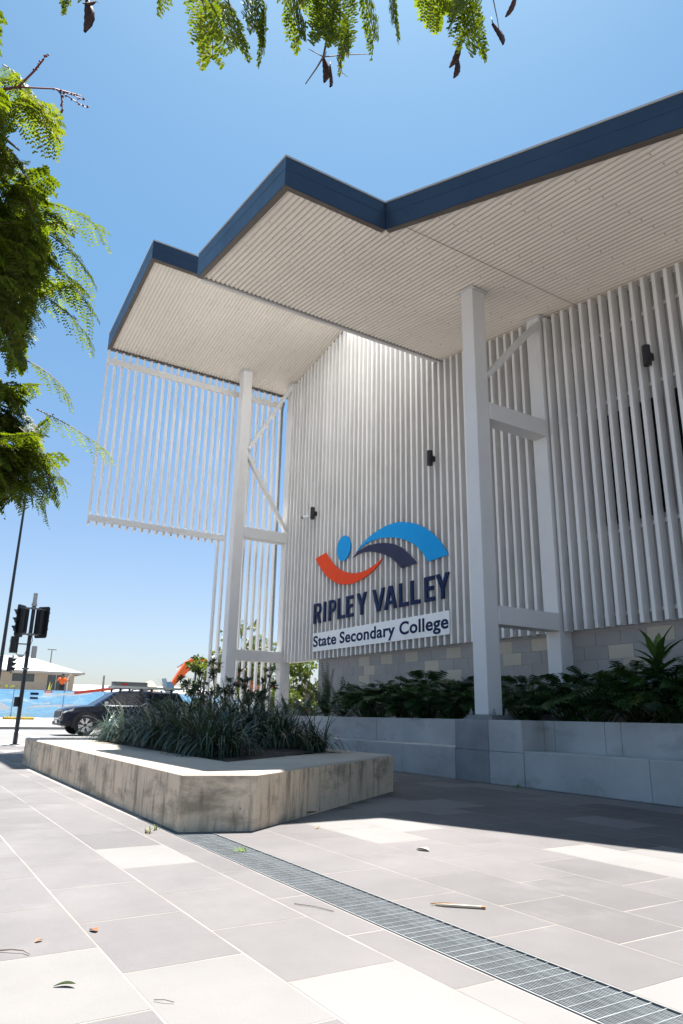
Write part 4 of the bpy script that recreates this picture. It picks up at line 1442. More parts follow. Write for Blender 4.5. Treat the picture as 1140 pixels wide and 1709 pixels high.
def ring(t, w, zb, zt, cr=.10, crown=.03):
    y = NY + t
    return [(CX - w * .93, y, zb), (CX - w, y, zb + (zt - zb) * .3), (CX - w, y, zb + (zt - zb) * .72), (CX - w * .95, y, zt - .02), (CX - w * .55, y, zt + crown * .7), (CX, y, zt + crown),
            (CX + w * .55, y, zt + crown * .7), (CX + w * .95, y, zt - .02), (CX + w, y, zb + (zt - zb) * .72), (CX + w, y, zb + (zt - zb) * .3), (CX + w * .93, y, zb)]
b = MB()
b.loft([ring(.02, .62, .50, .80), ring(.08, .80, .38, .93), ring(.28, .89, .32, 1.00), ring(.7, .925, .34, 1.06), ring(1.2, .93, .34, 1.10), ring(1.60, .93, .32, 1.13),
        ring(2.6, .93, .32, 1.10), ring(3.45, .93, .32, 1.12), ring(3.55, .93, .36, 1.14), ring(4.9, .93, .42, 1.14), ring(5.18, .90, .48, 1.12), ring(5.24, .86, .55, 1.05)])
b.build("body", M_carpaint, ut, smooth=False, bevel=0.015)
def gring(t, w0, w1, z0, z1):
    y = NY + t
    return [(CX - w0, y, z0), (CX - w1, y, z1 - .05), (CX - w1 * .8, y, z1), (CX + w1 * .8, y, z1), (CX + w1, y, z1 - .05), (CX + w0, y, z0)]
b = MB()
b.loft([gring(1.42, .86, .80, 1.08, 1.14), gring(2.18, .87, .70, 1.08, 1.63), gring(2.5, .88, .71, 1.08, 1.71), gring(3.4, .88, .71, 1.08, 1.73), gring(3.55, .88, .71, 1.08, 1.71)])
b.build("cabin", M_carpaint, ut)
b = MB()
b.loft([gring(3.58, .89, .76, 1.10, 1.72), gring(4.75, .89, .75, 1.10, 1.70), gring(5.16, .86, .72, 1.10, 1.20)])
b.build("canopy", M_carpaint, ut, bevel=0.02)
def sidew(pts, s, lift=.006):
    """window polygon on the sloping cabin side; pts are (t, z)"""
    res = []
    for t, z in pts:
        w = .875 + (.705 - .875) * (z - 1.08) / (1.66 - 1.08)
        res.append((CX + s * (w + lift), NY + t, z))
    return res
for s in (1, -1):
    MB().prism(sidew([(1.78, 1.15), (2.55, 1.13), (2.55, 1.60), (2.22, 1.585)], s), (s * .004, 0, 0)).build("side_window", M_carglass, ut)
    MB().prism(sidew([(2.64, 1.13), (3.36, 1.15), (3.30, 1.61), (2.64, 1.61)], s), (s * .004, 0, 0)).build("side_window", M_carglass, ut)
    MB().prism([(CX + s * (.895 - .13 * (z - 1.1) / .6), NY + t, z) for t, z in [(3.70, 1.20), (4.80, 1.20), (4.66, 1.60), (3.70, 1.62)]], (s * .006, 0, 0)).build("canopy_window", M_carglass, ut)
    b = MB()
    b.tube([(CX + s * .885, NY + 1.72, 1.135), (CX + s * .893, NY + 2.6, 1.118), (CX + s * .885, NY + 3.2, 1.135), (CX + s * .84, NY + 3.42, 1.30)], .010, 5)
    b.build("window_trim", M_chrome, ut)
    for t in (2.42, 3.22):
        MB().bar((CX + s * .945, NY + t - .1, .98), (CX + s * .945, NY + t + .1, .985), .03, .035).build("door_handle", M_chrome, ut)
    b = MB()
    b.box(CX + s * .93 - .11, CX + s * .93 + .11, NY + 1.72, NY + 1.86, 1.10, 1.26)
    b.build("wing_mirror", M_carpaint if s < 0 else M_alloy, ut, bevel=.03)
    b = MB()
    for t in (1.72, 2.60, 3.50):
        b.box(CX + s * .9325 - .002, CX + s * .9325 + .002, NY + t, NY + t + .012, .42, 1.06)
    b.build("door_gap", M_cartrim, ut)
    b = MB()
    b.box(CX + s * .90 - .05, CX + s * .90 + .05, NY + 1.55, NY + 3.45, .30, .36)
    b.build("side_step", M_cartrim, ut)
    # headlight
    MB().prism([(CX + s * .70, NY + .075, .86), (CX + s * .86, NY + .22, .90), (CX + s * .915, NY + .52, .985), (CX + s * .90, NY + .46, .90), (CX + s * .80, NY + .10, .80)], (s * .012, -.02, .012)).build("headlight", M_lamp, ut)
    for t in (1.08, 4.22):
        # arch and wheel
        b = MB()
        pts = [(CX + s * .936, NY + t + .50 * math.cos(a), .385 + .50 * math.sin(a)) for a in [R(-12 + 12 * k) for k in range(18)]]
        b.prism(pts, (s * .012, 0, 0))
        b.build("wheel_arch", M_cartrim, ut)
        wb = MB()
        xs = CX + s * .80
        prof = [(.20, .0), (.33, .0), (.375, .02), (.385, .06), (.385, .17), (.375, .21), (.30, .23), (.26, .225)]
        n = 28
        vs, fs = [], []
        for (r_, w_) in prof:
            for k in range(n):
                a = 2 * math.pi * k / n
                vs.append((xs + s * (w_ - .04), NY + t + r_ * math.cos(a), .385 + r_ * math.sin(a)))
        for i in range(len(prof) - 1):
            for k in range(n):
                fs.append((i * n + k, i * n + (k + 1) % n, (i + 1) * n + (k + 1) % n, (i + 1) * n + k))
        wb.add(vs, fs)
        wl = wb.build("wheel", M_tyre, ut, smooth=True)
        rb = MB()
        xr = xs + s * .165
        rb.tube([(xr - s * .02, NY + t, .385), (xr - s * .015, NY + t, .385)], .265, 28, mi=1)
        for k in range(6):
            a = R(60 * k + 12)
            for da in (-.16, .16):
                rb.bar((xr, NY + t + .05 * math.cos(a), .385 + .05 * math.sin(a)), (xr + s * .01, NY + t + .255 * math.cos(a + da), .385 + .255 * math.sin(a + da)), .05, .02, up=(1, 0, 0))
        rb.tube([(xr, NY + t, .385), (xr + s * .02, NY + t, .385)], .06, 12, mi=1)
        for k in range(28):
            a0, a1 = 2 * math.pi * k / 28, 2 * math.pi * (k + 1) / 28
            rb.bar((xr, NY + t + .262 * math.cos(a0), .385 + .262 * math.sin(a0)), (xr, NY + t + .262 * math.cos(a1), .385 + .262 * math.sin(a1)), .02, .015, up=(1, 0, 0))
        rb.build("rim", [M_alloy, M_cartrim], wl)
b = MB()
b.box(CX - .55, CX + .55, NY - .005, NY + .05, .62, .88)
b.build("grille", M_cartrim, ut)
b = MB()
for s in (1, -1):
    b.tube([(CX + s * .45, NY - .03, .62), (CX + s * .66, NY + .01, .68), (CX + s * .72, NY + .04, .86)], .022, 6)
b.tube([(CX - .45, NY - .03, .62), (CX + .45, NY - .03, .62)], .02, 6)
b.build("grille_surround", M_chrome, ut)
b = MB()
b.box(CX - .84, CX + .84, NY - .02, NY + .32, .36, .52)
b.build("bumper", M_cartrim, ut, bevel=.05)
MB().box(CX - .19, CX + .19, NY - .032, NY - .021, .44, .56).build("number_plate", M_signwhite, ut)
b = MB()
b.prism([(CX - .66, NY + 1.56, 1.165), (CX + .66, NY + 1.56, 1.165), (CX + .60, NY + 2.14, 1.605), (CX - .60, NY + 2.14, 1.605)], (0, -.008, .012))
b.build("windscreen", M_carglass, ut)
b = MB()
for t in (2.35, 2.72, 3.20, 3.62, 4.45):
    b.bar((CX - .72, NY + t, 1.79), (CX + .72, NY + t, 1.79), .05, .03)
    for s in (1, -1):
        b.box(CX + s * .66 - .03, CX + s * .66 + .03, NY + t - .04, NY + t + .04, 1.68, 1.79)
b.build("roof_rack", M_cartrim, ut)
def warp(o, rigid):
    for ch in o.children:
        nm = ch.name.split(".")[0]
        rg = rigid or nm in ("wheel", "wheel_arch", "rim")
        if ch.type == 'MESH':
            for v in ch.data.vertices:
                v.co.y = v.co.y - .216 if (rg or v.co.y > 1.08) else v.co.y * .8
        warp(ch, rg)
warp(ut, False)
ut.location.y += .24
ld = thing("ladder", (CX + .2, NY + 2.1, 1.806), "long pale aluminium ladder tied on the roof rack of the dark utility car", "ladder")
b = MB()
for dx in (.0, .42):
    b.box(CX + dx, CX + dx + .035, NY + 2.05, NY + 5.1, 1.806, 1.90)
b.build("stile", M_alu, ld)
b = MB()
for k in range(10):
    b.tube([(CX + .036, NY + 2.25 + k * .3, 1.86), (CX + .419, NY + 2.25 + k * .3, 1.86)], .016, 6)
b.build("rungs", M_alu, ld)
tb_ = thing("roof_tool_case", (CX - .3, NY + 2.9, 1.81), "long dark grey tool case with a red patch beside the car-roof ladder", "tool case")
MB().box(CX - .52, CX - .14, NY + 2.30, NY + 3.70, 1.807, 2.06).build("case", M_greybox, tb_, bevel=.02)
b = MB()
b.box(CX - .139, CX - .130, NY + 2.62, NY + 2.84, 1.95, 2.02)
b.build("red_patch", M_redtape, tb_)
b = MB()
b.box(CX - .54, CX - .12, NY + 2.28, NY + 3.72, 2.061, 2.085)
b.build("lid", M_galv, tb_)

# ---------------------------------------------------------------- traffic signals
M_lens = [mat("red_signal_lens", (0.10, 0.008, 0.006), 0.25), mat("amber_signal_lens", (0.12, 0.05, 0.005), 0.25), mat("green_signal_lens", (0.005, 0.06, 0.03), 0.25)]
M_greyplastic = mat("grey_plastic", (0.36, 0.37, 0.37), 0.6, 0.05)
M_blackplastic = mat("black_signal_plastic", (0.010, 0.011, 0.014), 0.45, 0.1)
def signal_head(parent, c, yaw, sc=1.0, name="signal_head", nl=3):
    """head facing direction yaw (angle in the ground plane)"""
    fx, fy = math.cos(yaw), math.sin(yaw)
    sx, sy = -fy, fx
    c = Vector(c)
    def P(f, s, z): return c + Vector((fx * f + sx * s, fy * f + sy * s, z)) * sc
    def bx(mb, f0, f1, s0, s1, z0, z1):
        mb.hexa([P(f0, s0, z0), P(f1, s0, z0), P(f1, s1, z0), P(f0, s1, z0), P(f0, s0, z1), P(f1, s0, z1), P(f1, s1, z1), P(f0, s1, z1)])
    h = .235 * nl / 2
    b = MB()
    bx(b, -.16, .02, -.105, .105, -h, h)
    bx(b, -.19, -.161, -.05, .05, -h + .03, h - .03)
    hd = b.build(name, M_blackplastic, parent, bevel=.012)
    b = MB()
    n = 8
    pts = []
    W, H, r_ = .22, h + .10, .06
    for (cx_, cz_, a0) in ((W - r_, H - r_, 0), (-W + r_, H - r_, 90), (-W + r_, -H + r_, 180), (W - r_, -H + r_, 270)):
        for k in range(5):
            a = R(a0 + 22.5 * k)
            pts.append(P(.021, cx_ + r_ * math.cos(a), cz_ + r_ * math.sin(a)))
    if nl == 3:
        b.prism(pts, P(.035, 0, 0) - P(.021, 0, 0))
        b.build("backing_board", M_blackplastic, hd)
    for k in range(nl):
        z = h - .235 * (k + .5)
        b = MB()
        vs, fs = [], []
        m = 13
        for (f_, rr) in ((.036, .105), (.26, .098)):
            for i in range(m):
                a = R(-40 + 260 * i / (m - 1))
                ff = f_ if f_ < .1 else f_ - .11 * (1 - math.sin(max(0, min(math.pi, a)))) 
                vs.append(P(ff, rr * math.cos(a), z + rr * math.sin(a)))
        for i in range(m - 1):
            fs.append((i, i + 1, m + i + 1, m + i))
        b.add(vs, fs)
        o = b.build("visor", M_blackplastic, hd)
        sm = o.modifiers.new("thickness", 'SOLIDIFY'); sm.thickness = .006
        b = MB()
        b.tube([P(.036, 0, z), P(.05, 0, z)], [.095 * sc, .085 * sc], 14)
        b.build("lens", M_lens[k if nl == 3 else (0 if k == 0 else 2)], hd)
    return hd
TX, TY = -21.4, 3.07
tl = thing("traffic_signal", (TX, TY, 0), "black traffic signal post with two signal heads seen from behind, by the kerb at left", "traffic light")
MB().tube([(TX, TY, 0), (TX, TY, .02), (TX, TY, .02), (TX, TY, 3.72)], [.13, .13, .057, .05], 12).build("pole", M_blackpole, tl)
MB().tube([(TX, TY, 3.72), (TX, TY, 3.74), (TX, TY, 3.80), (TX, TY, 3.80), (TX, TY, 4.09)], [.055, .075, .075, .06, .055], 12).build("cap", M_greyplastic, tl)
# camera is towards +x: heads face away to either side
signal_head(tl, (TX - .10, TY - .27, 3.30), R(180 + 52), .98)
signal_head(tl, (TX - .10, TY + .27, 3.30), R(180 - 52), .98)
b = MB()
for z in (2.93, 3.66):
    b.bar((TX, TY, z), (TX - .05, TY - .22, z), .03, .04)
    b.bar((TX, TY, z), (TX - .05, TY + .22, z), .03, .04)
    b.tube([(TX, TY, z - .03), (TX, TY, z + .03)], .075, 10)
b.tube([(TX, TY, 1.97), (TX, TY, 2.02)], .085, 10)
b.bar((TX, TY - .10, 1.995), (TX, TY + .10, 1.995), .03, .03)
b.build("bracket", M_galv, tl)
signal_head(tl, (TX - .02, TY - .38, 2.62), R(180), .95, "pedestrian_signal", 2)
b = MB()
b.bar((TX, TY, 2.66), (TX - .12, TY - .36, 2.66), .03, .03)
b.tube([(TX + .06, TY - .30, 2.40), (TX + .05, TY - .22, 2.30), (TX + .05, TY - .12, 2.30), (TX + .02, TY - .03, 2.5)], .010, 5)
b.tube([(TX + .03, TY + .05, 2.9), (TX + .07, TY + .07, 2.75), (TX + .05, TY + .03, 2.6)], .008, 5)
b.build("cable_arm", M_blackplastic, tl)
MB().box(TX - .06, TX + .04, TY + .10, TY + .23, 2.28, 2.62).build("control_box", M_greyplastic, tl, bevel=.02)
MB().box(TX - .06, TX + .06, TY - .17, TY - .058, .98, 1.24).build("push_button", M_blackplastic, tl, bevel=.015)

M_lum = mat("street_light_glass", (0.5, 0.5, 0.48), 0.2)
sl = thing("street_light", (-39.6, 4.50, .13), "tall dark street light post with signal heads across the road, top behind leaves", "street light")
SX, SY = -39.6, 4.50
MB().tube([(SX, SY, .13), (SX, SY, .16), (SX, SY, .16), (SX, SY, 2.2), (SX, SY, 11.6)], [.2, .2, .11, .095, .055], 12).build("pole", M_blackpole, sl)
b = MB()
b.tube([(SX, SY, 11.4), (SX + .5, SY - .1, 11.9), (SX + 2.2, SY - .4, 12.1)], [.05, .045, .035], 8)
b.build("outreach_arm", M_blackpole, sl)
lh = MB().box(SX + 2.1, SX + 2.8, SY - .6, SY - .30, 12.03, 12.15).build("lamp_head", M_greyplastic, sl, bevel=.03)
MB().box(SX + 2.2, SX + 2.7, SY - .55, SY - .35, 12.005, 12.028).build("lens", M_lum, lh)
signal_head(sl, (SX + .02, SY + .50, 3.10), R(72), 1.0)
signal_head(sl, (SX + .02, SY - .48, 3.10), R(-108), 1.0)
b = MB()
for z in (2.75, 3.45):
    b.bar((SX, SY - .45, z), (SX, SY + .45, z), .03, .03)
b.build("bracket", M_galv, sl)
l2 = thing("path_light", (-30.0, 11.2, 0), "slim dark path light post behind the whorled shrub, in front of the orange digger", "street light")
MB().tube([(-30, 11.2, 0), (-30, 11.2, .03), (-30, 11.2, .03), (-30, 11.2, 3.2)], [.10, .10, .045, .04], 10).build("pole", M_blackpole, l2)
b = MB()
b.tube([(-30, 11.2, 3.2), (-30, 11.2, 3.26), (-30, 11.2, 3.30)], [.24, .27, .12], 14)
b.build("lamp_head", M_blackpole, l2)
l3 = thing("distant_light_pole", (-92, 15.9, 1.5), "thin distant light pole with a T-shaped top above the house roof", "light pole")
MB().tube([(-92, 15.9, 1.5), (-92, 15.9, 8.0)], [.10, .07], 6).build("pole", M_galv, l3)
MB().bar((-92, 15.4, 8.0), (-92, 16.4, 8.0), .2, .10).build("lamp_head", M_galv, l3)

# ---------------------------------------------------------------- banner fence
def banner_mat():
    m = bpy.data.materials.new("printed_blue_banner")
    m.use_nodes = True
    t = m.node_tree
    N, L = t.nodes, t.links
    p = N["Principled BSDF"]
    p.inputs["Roughness"].default_value = .6
    tc = N.new("ShaderNodeTexCoord")
    mp = N.new("ShaderNodeMapping")
    mp.inputs["Scale"].default_value = (1, .33, 1.0)
    L.new(tc.outputs["Object"], mp.inputs[0])
    def nz(sc, dt, dist=0.6):
        n = N.new("ShaderNodeTexNoise")
        n.inputs["Scale"].default_value = sc
        n.inputs["Detail"].default_value = dt
        n.inputs["Distortion"].default_value = dist
        L.new(mp.outputs[0], n.inputs[0])
        return n.outputs["Fac"]
    r1 = N.new("ShaderNodeValToRGB")
    e = r1.color_ramp.elements
    e[0].position, e[0].color = .34, (.030, .30, .66, 1)
    e[1].position, e[1].color = .66, (.62, .72, .82, 1)
    k = e.new(.47); k.color = (.045, .36, .74, 1)
    k = e.new(.55); k.color = (.22, .44, .72, 1)
    L.new(nz(1.5, 5, 1.2), r1.inputs[0])
    r2 = N.new("ShaderNodeMapRange")
    L.new(nz(9, 6), r2.inputs[0])
    r2.inputs[1].default_value, r2.inputs[2].default_value, r2.inputs[3].default_value, r2.inputs[4].default_value = .35, .65, .6, 1.15
    sep = N.new("ShaderNodeSeparateXYZ")
    L.new(tc.outputs["Object"], sep.inputs[0])
    g_ = N.new("ShaderNodeMapRange")
    L.new(sep.outputs[2], g_.inputs[0])
    g_.inputs[1].default_value, g_.inputs[2].default_value, g_.inputs[3].default_value, g_.inputs[4].default_value = .15, .95, .75, 0
    m2 = N.new("ShaderNodeMix"); m2.data_type = 'RGBA'
    L.new(g_.outputs[0], m2.inputs["Factor"])
    L.new(r1.outputs[0], m2.inputs[6])
    m2.inputs[7].default_value = (.25, .40, .62, 1)
    mx = N.new("ShaderNodeMix"); mx.data_type = 'RGBA'; mx.blend_type = 'MULTIPLY'
    mx.inputs["Factor"].default_value = 1
    L.new(m2.outputs[2], mx.inputs[6])
    cb = N.new("ShaderNodeCombineColor")
    for i in range(3):
        L.new(r2.outputs[0], cb.inputs[i])
    L.new(cb.outputs[0], mx.inputs[7])
    L.new(mx.outputs[2], p.inputs["Base Color"])
    return m
M_banner = banner_mat()
make_translucent(M_banner, 0.35)
M_banner.node_tree.nodes["Translucent BSDF"].inputs[0].default_value = (.35, .62, .85, 1)
M_yellow = mat("yellow_foot", (0.62, 0.40, 0.04), 0.7, 0.12)
M_white2 = mat("white_banner_print", (0.74, 0.78, 0.82), 0.6, 0.05)
M_bluepole = mat("blue_grey_fence_post", (0.10, 0.22, 0.40), 0.5, 0.05)
fn = thing("banner_fence", (-46.0, 9, .38), "temporary site fence with a printed blue and white banner, on yellow feet across the road", "fence")
b = MB()
frng = random.Random(4)
y = -8.0
cols = []
while y < 36:
    cols.append(y)
    y += .5
vs = []
for y in cols:
    bul = frng.uniform(-.03, .03)
    for z, bb in ((.47, 0), (1.25, 1), (2.06, 0)):
        vs.append((-46.0 + bul * bb, y, z + frng.uniform(-.012, .012)))
b.add(vs, [(3 * i + k, 3 * i + 3 + k, 3 * i + 4 + k, 3 * i + 1 + k) for i in range(len(cols) - 1) for k in range(2)])
b.build("banner", M_banner, fn, smooth=True)
b = MB()
for pts in ([(4.8, 1.40), (5.6, 1.28), (6.1, 1.02), (5.9, .84), (5.2, .92), (4.7, .9)], [(6.7, .98), (8.4, 1.12), (10.4, 1.12), (10.4, 1.22), (9.2, 1.27), (7.4, 1.17)], [(7.7, 1.30), (8.15, 1.38), (8.2, 1.26)], [(9.0, 1.72), (10.6, 1.92), (10.6, 2.0), (9.2, 1.82)], [(11.2, 1.2), (13.4, 1.5), (13.4, 1.65), (11.4, 1.4)]):
    b.prism([(-45.955, y, z) for y, z in pts], (.006, 0, 0))
b.build("print_shape", M_white2, fn)
post = None
for i, y in enumerate([-6.8, -4.4, -2.0, .4, 2.8, 6.15, 8.95, 11.35, 13.75, 16.15, 18.55, 20.95, 23.35]):
    if post is None:
        post = MB().tube([(-45.90, y, .40), (-45.90, y, 2.14)], .022, 8).build("post", M_bluepole, fn)
        foot = MB().box(-46.2, -45.6, y - .38, y + .38, .375, .50).build("foot", M_yellow, fn, bevel=.03)
        y0_ = y
    else:
        for src in (post, foot):
            c = src.copy()
            COL.objects.link(c)
            c.parent = fn
            c.location = (0, y - y0_, 0)
MB().box(-45.92, -45.90, -8, 36, 2.05, 2.075).build("top_rail", M_galv, fn)
c = foot.copy(); COL.objects.link(c); c.parent = fn; c.location = (0.1, 7.0 - y0_, 0)
dsn = thing("danger_sign", (-45.88, 8.02, 1.65), "small white sign with a red band hung on the blue banner fence near its top", "sign")
MB().box(-45.885, -45.87, 7.80, 8.26, 1.70, 2.04).build("board", M_signwhite, dsn)
MB().box(-45.868, -45.862, 7.80, 8.26, 1.92, 2.04).build("red_band", M_redtape, dsn)
MB().box(-45.860, -45.856, 7.87, 8.19, 1.965, 1.995).build("white_strip", M_signwhite, dsn)
for (za, zb_, lab) in ((1.76, 1.90, "upper of two small dark blue boards on the banner behind the signal post"), (1.52, 1.64, "lower of two small dark boards on the banner behind the signal post")):
    nb_ = MB().box(-45.885, -45.87, 7.05, 7.50, za, zb_)
    o = nb_.build("notice_board", M_navytext if za > 1.7 else M_navy, None, base=(-45.88, 7.27, za))
    tag(o, lab, "sign", "dark boards on the banner")

# ---------------------------------------------------------------- house, worker, plants behind the fence
M_brick = mat("beige_brick", (0.36, 0.325, 0.275), 0.85, 0.07, 2)
M_roofwhite = mat("white_metal_roof", (0.50, 0.50, 0.495), 0.5, 0.03)
M_winglass = mat("house_window_glass", (0.05, 0.065, 0.075), 0.1, 0.3, 1.2, spec=0.8)
hs = thing("house", (-67, 3, 1.5), "single-storey beige brick house with a white hip roof behind the blue banner fence", "house")
HX0, HX1, HY0, HY1 = -72.5, -62.0, -9.0, 12.72
wb = MB()
wb.box(HX0, HX1 - .12, HY0, HY1, 1.4, 3.86)
ops = [(7.95, 9.72, 3.02, 3.76), (10.6, 12.05, 1.6, 3.74)]
ys = HY0
for (a, c, z0, z1_) in ops:
    wb.box(HX1 - .118, HX1, ys, a, 1.4, 3.86)
    wb.box(HX1 - .118, HX1, a, c, z1_, 3.86)
    wb.box(HX1 - .118, HX1, a, c, 1.4, z0)
    ys = c
wb.box(HX1 - .118, HX1, ys, HY1, 1.4, 3.86)
wb.build("wall", M_brick, hs)
rb = MB()
e = .58
ey0, ey1, ex0, ex1 = HY0 - e, HY1 + e, HX0 - e, HX1 + e
rz, ez = 5.38, 3.90
xm = (HX0 + HX1) / 2
ry0, ry1 = HY0 + 4.6, 9.75
rb.add([(ex0, ey0, ez), (ex1, ey0, ez), (ex1, ey1, ez), (ex0, ey1, ez), (xm, ry0, rz), (xm, ry1, rz)], [(0, 1, 4), (1, 2, 5, 4), (2, 3, 5), (3, 0, 4, 5), (3, 2, 1, 0)])
ro = rb.build("roof", M_roofwhite, hs)
b = MB()
b.box(ex1, ex1 + .10, ey0, ey1 + .1, ez - .14, ez + .02)
b.box(ex0, ex1 - .003, ey1, ey1 + .10, ez - .14, ez + .02)
b.build("gutter", M_greyplastic, ro)
MB().box(xm - .3, xm + .3, 8.9, 9.3, rz - .25, rz + .12).build("roof_vent", M_galv, ro)
for (a, c, z0, z1_) in ops:
    w = MB().box(HX1 - .09, HX1 - .07, a, c, z0, z1_).build("window", M_winglass, hs)
    b = MB()
    for (p0, p1, q0, q1) in ((a, a + .06, z0, z1_), (c - .06, c, z0, z1_), (a + .06, c - .06, z1_ - .06, z1_), (a + .06, c - .06, z0, z0 + .06), ((a + c) / 2 - .03, (a + c) / 2 + .03, z0 + .06, z1_ - .06)):
        b.box(HX1 - .068, HX1 - .02, p0, p1, q0, q1)
    b.build("frame", M_greyplastic, w)
MB().box(HX1 + .004, -57.6, 9.9, 12.4, 1.35, 1.855).build("porch_slab", M_conc_path, hs)
MB().tube([(HX1 + .06, 12.25, 1.5), (HX1 + .06, 12.2, 3.5), (HX1 + .45, 12.35, 3.8)], .05, 6).build("downpipe", M_signwhite, hs)
# worker in an orange shirt, seen from behind
pn = thing("person", (-58.3, 11.12, 1.86), "worker in orange shirt and dark trousers standing at the house, arms out", "person")
M_skin = mat("skin", (0.16, 0.085, 0.055), 0.6, 0.05)
M_hivis = mat("orange_work_shirt", (0.75, 0.13, 0.015), 0.7, 0.06)
M_trouser = mat("dark_trousers", (0.02, 0.022, 0.03), 0.8, 0.1)
M_hat = mat("dark_cap", (0.015, 0.015, 0.018), 0.7, 0.1)
def skin_obj(name, verts, edges, radii, m, parent, root=0, sub=1):
    me = bpy.data.meshes.new(name)
    me.from_pydata(verts, edges, [])
    me.materials.append(m)
    o = bpy.data.objects.new(name, me)
    COL.objects.link(o)
    o.parent = parent
    sk = o.modifiers.new("skin", 'SKIN')
    lay = me.skin_vertices[0].data if me.skin_vertices else None
    if lay is None:
        bpy.context.view_layer.update()
        lay = me.skin_vertices[0].data
    for i, r_ in enumerate(radii):
        lay[i].radius = (r_, r_) if not isinstance(r_, tuple) else r_
        lay[i].use_root = (i == root)
    s_ = o.modifiers.new("sub", 'SUBSURF')
    s_.levels = sub
    s_.render_levels = sub
    return o
bv = [(0, 0, .95), (0, 0, 1.15), (0, 0, 1.38), (0, 0, 1.50), (0, 0, 1.60), (.02, 0, 1.72),
      (0, .19, 1.42), (.05, .33, 1.20), (.12, .47, 1.30), (.14, .53, 1.33),
      (0, -.19, 1.42), (.03, -.36, 1.24), (.08, -.52, 1.10), (.09, -.58, 1.05),
      (0, .10, .90), (.02, .11, .50), (0, .12, .08), (.12, .13, .04), (0, -.10, .90), (.02, -.11, .50), (0, -.12, .08), (.12, -.13, .04)]
be = [(0, 1), (1, 2), (2, 3), (3, 4), (4, 5), (2, 6), (6, 7), (7, 8), (8, 9), (2, 10), (10, 11), (11, 12), (12, 13), (0, 14), (14, 15), (15, 16), (16, 17), (0, 18), (18, 19), (19, 20), (20, 21)]
br = [.14, .13, .15, .06, .085, .085, .06, .045, .035, .04, .06, .045, .035, .04, .085, .06, .045, .035, .085, .06, .045, .035]
skin_obj("person_body", bv, be, br, M_skin, pn)
skin_obj("shirt", [(0, 0, .92), (0, 0, 1.15), (0, 0, 1.40), (0, 0, 1.47), (0, .20, 1.42), (.05, .34, 1.20), (0, -.20, 1.42), (.03, -.37, 1.24)],
         [(0, 1), (1, 2), (2, 3), (2, 4), (4, 5), (2, 6), (6, 7)], [(.16, .19), (.155, .19), (.17, .20), .09, .085, .065, .085, .065], M_hivis, pn)
skin_obj("trousers", [(0, 0, .95), (0, .10, .86), (.02, .11, .50), (0, .12, .12), (0, -.10, .86), (.02, -.11, .50), (0, -.12, .12)], [(0, 1), (1, 2), (2, 3), (0, 4), (4, 5), (5, 6)], [.155, .11, .085, .07, .11, .085, .07], M_trouser, pn)
b = MB()
p0 = Vector((-58.3, 11.12, 1.86))
b.ball(p0 + Vector((.01, 0, 1.735)), (.11, .10, .085), 10, 6)
b.build("cap", M_hat, pn, smooth=True)
# strelitzia-like plant at the fence
st = thing("broad_leaf_plant", (-48.0, 8.35, .8), "pale yellow-green broad-leaf plant above the banner fence below the house", "plant")
M_paleleaf = mat("pale_banana_leaf", (0.22, 0.25, 0.06), 0.5, 0.2, 2, translucent=0.3)
b, s2 = MB(), MB()
q = random.Random(2)
for (dy, dz, L_) in ((-.55, .45, 1.15), (.0, .75, 1.35), (.15, .95, 1.3), (.55, .55, 1.3), (.85, .35, 1.4), (.35, .3, 1.2), (-.25, .35, 1.1)):
    d = Vector((q.uniform(-.2, .2), dy, dz)).normalized()
    p = Vector((-48.0, 8.35, 1.35))
    s2.tube([Vector((-48.0, 8.35, .8)), p], [.05, .03], 6)
    pts = [p]
    for k in range(6):
        d = (d + Vector((0, 0, -.10 - .05 * abs(dy)))).normalized()
        p = p + d * L_ / 6
        pts.append(p)
    for k in range(6):
        w0, w1 = .15 * math.sin(math.pi * (k + .3) / 6.6), .15 * math.sin(math.pi * (k + 1.3) / 6.6) if k < 5 else .01
        sx = Vector((.5, .3, .6)).normalized()
        b.add([pts[k] - sx * w0, pts[k] + sx * w0, pts[k + 1] + sx * w1, pts[k + 1] - sx * w1], [(0, 1, 2, 3)])
b.build("leaves", M_paleleaf, st, fix=False)
s2.build("stem", M_paleleaf, st, fix=False)
sm_ = thing("small_shrub", (-47.6, 6.15, .7), "tiny light green shrub tip above the fence, left of the broad-leaf plant", "shrub")
b = MB()
for i in range(60):
    v = Vector((q.gauss(0, .12), q.gauss(0, .17), q.uniform(.2, 1.62)))
    d = Vector((q.uniform(-1, 1), q.uniform(-1, 1), q.uniform(0, 1))).normalized() * .14
    s = d.orthogonal() * .35
    c = Vector((-47.6, 6.15, .7)) + v
    b.add([c, c + d * .5 + s, c + d, c + d * .5 - s], [(0, 1, 2, 3)], 0, q.random())
b.build("leaves", M_greenleaf, sm_, fix=False)
MB().tube([(-47.6, 6.15, .7), (-47.6, 6.15, 2.1)], .02, 5).build("stem", M_twig, sm_)

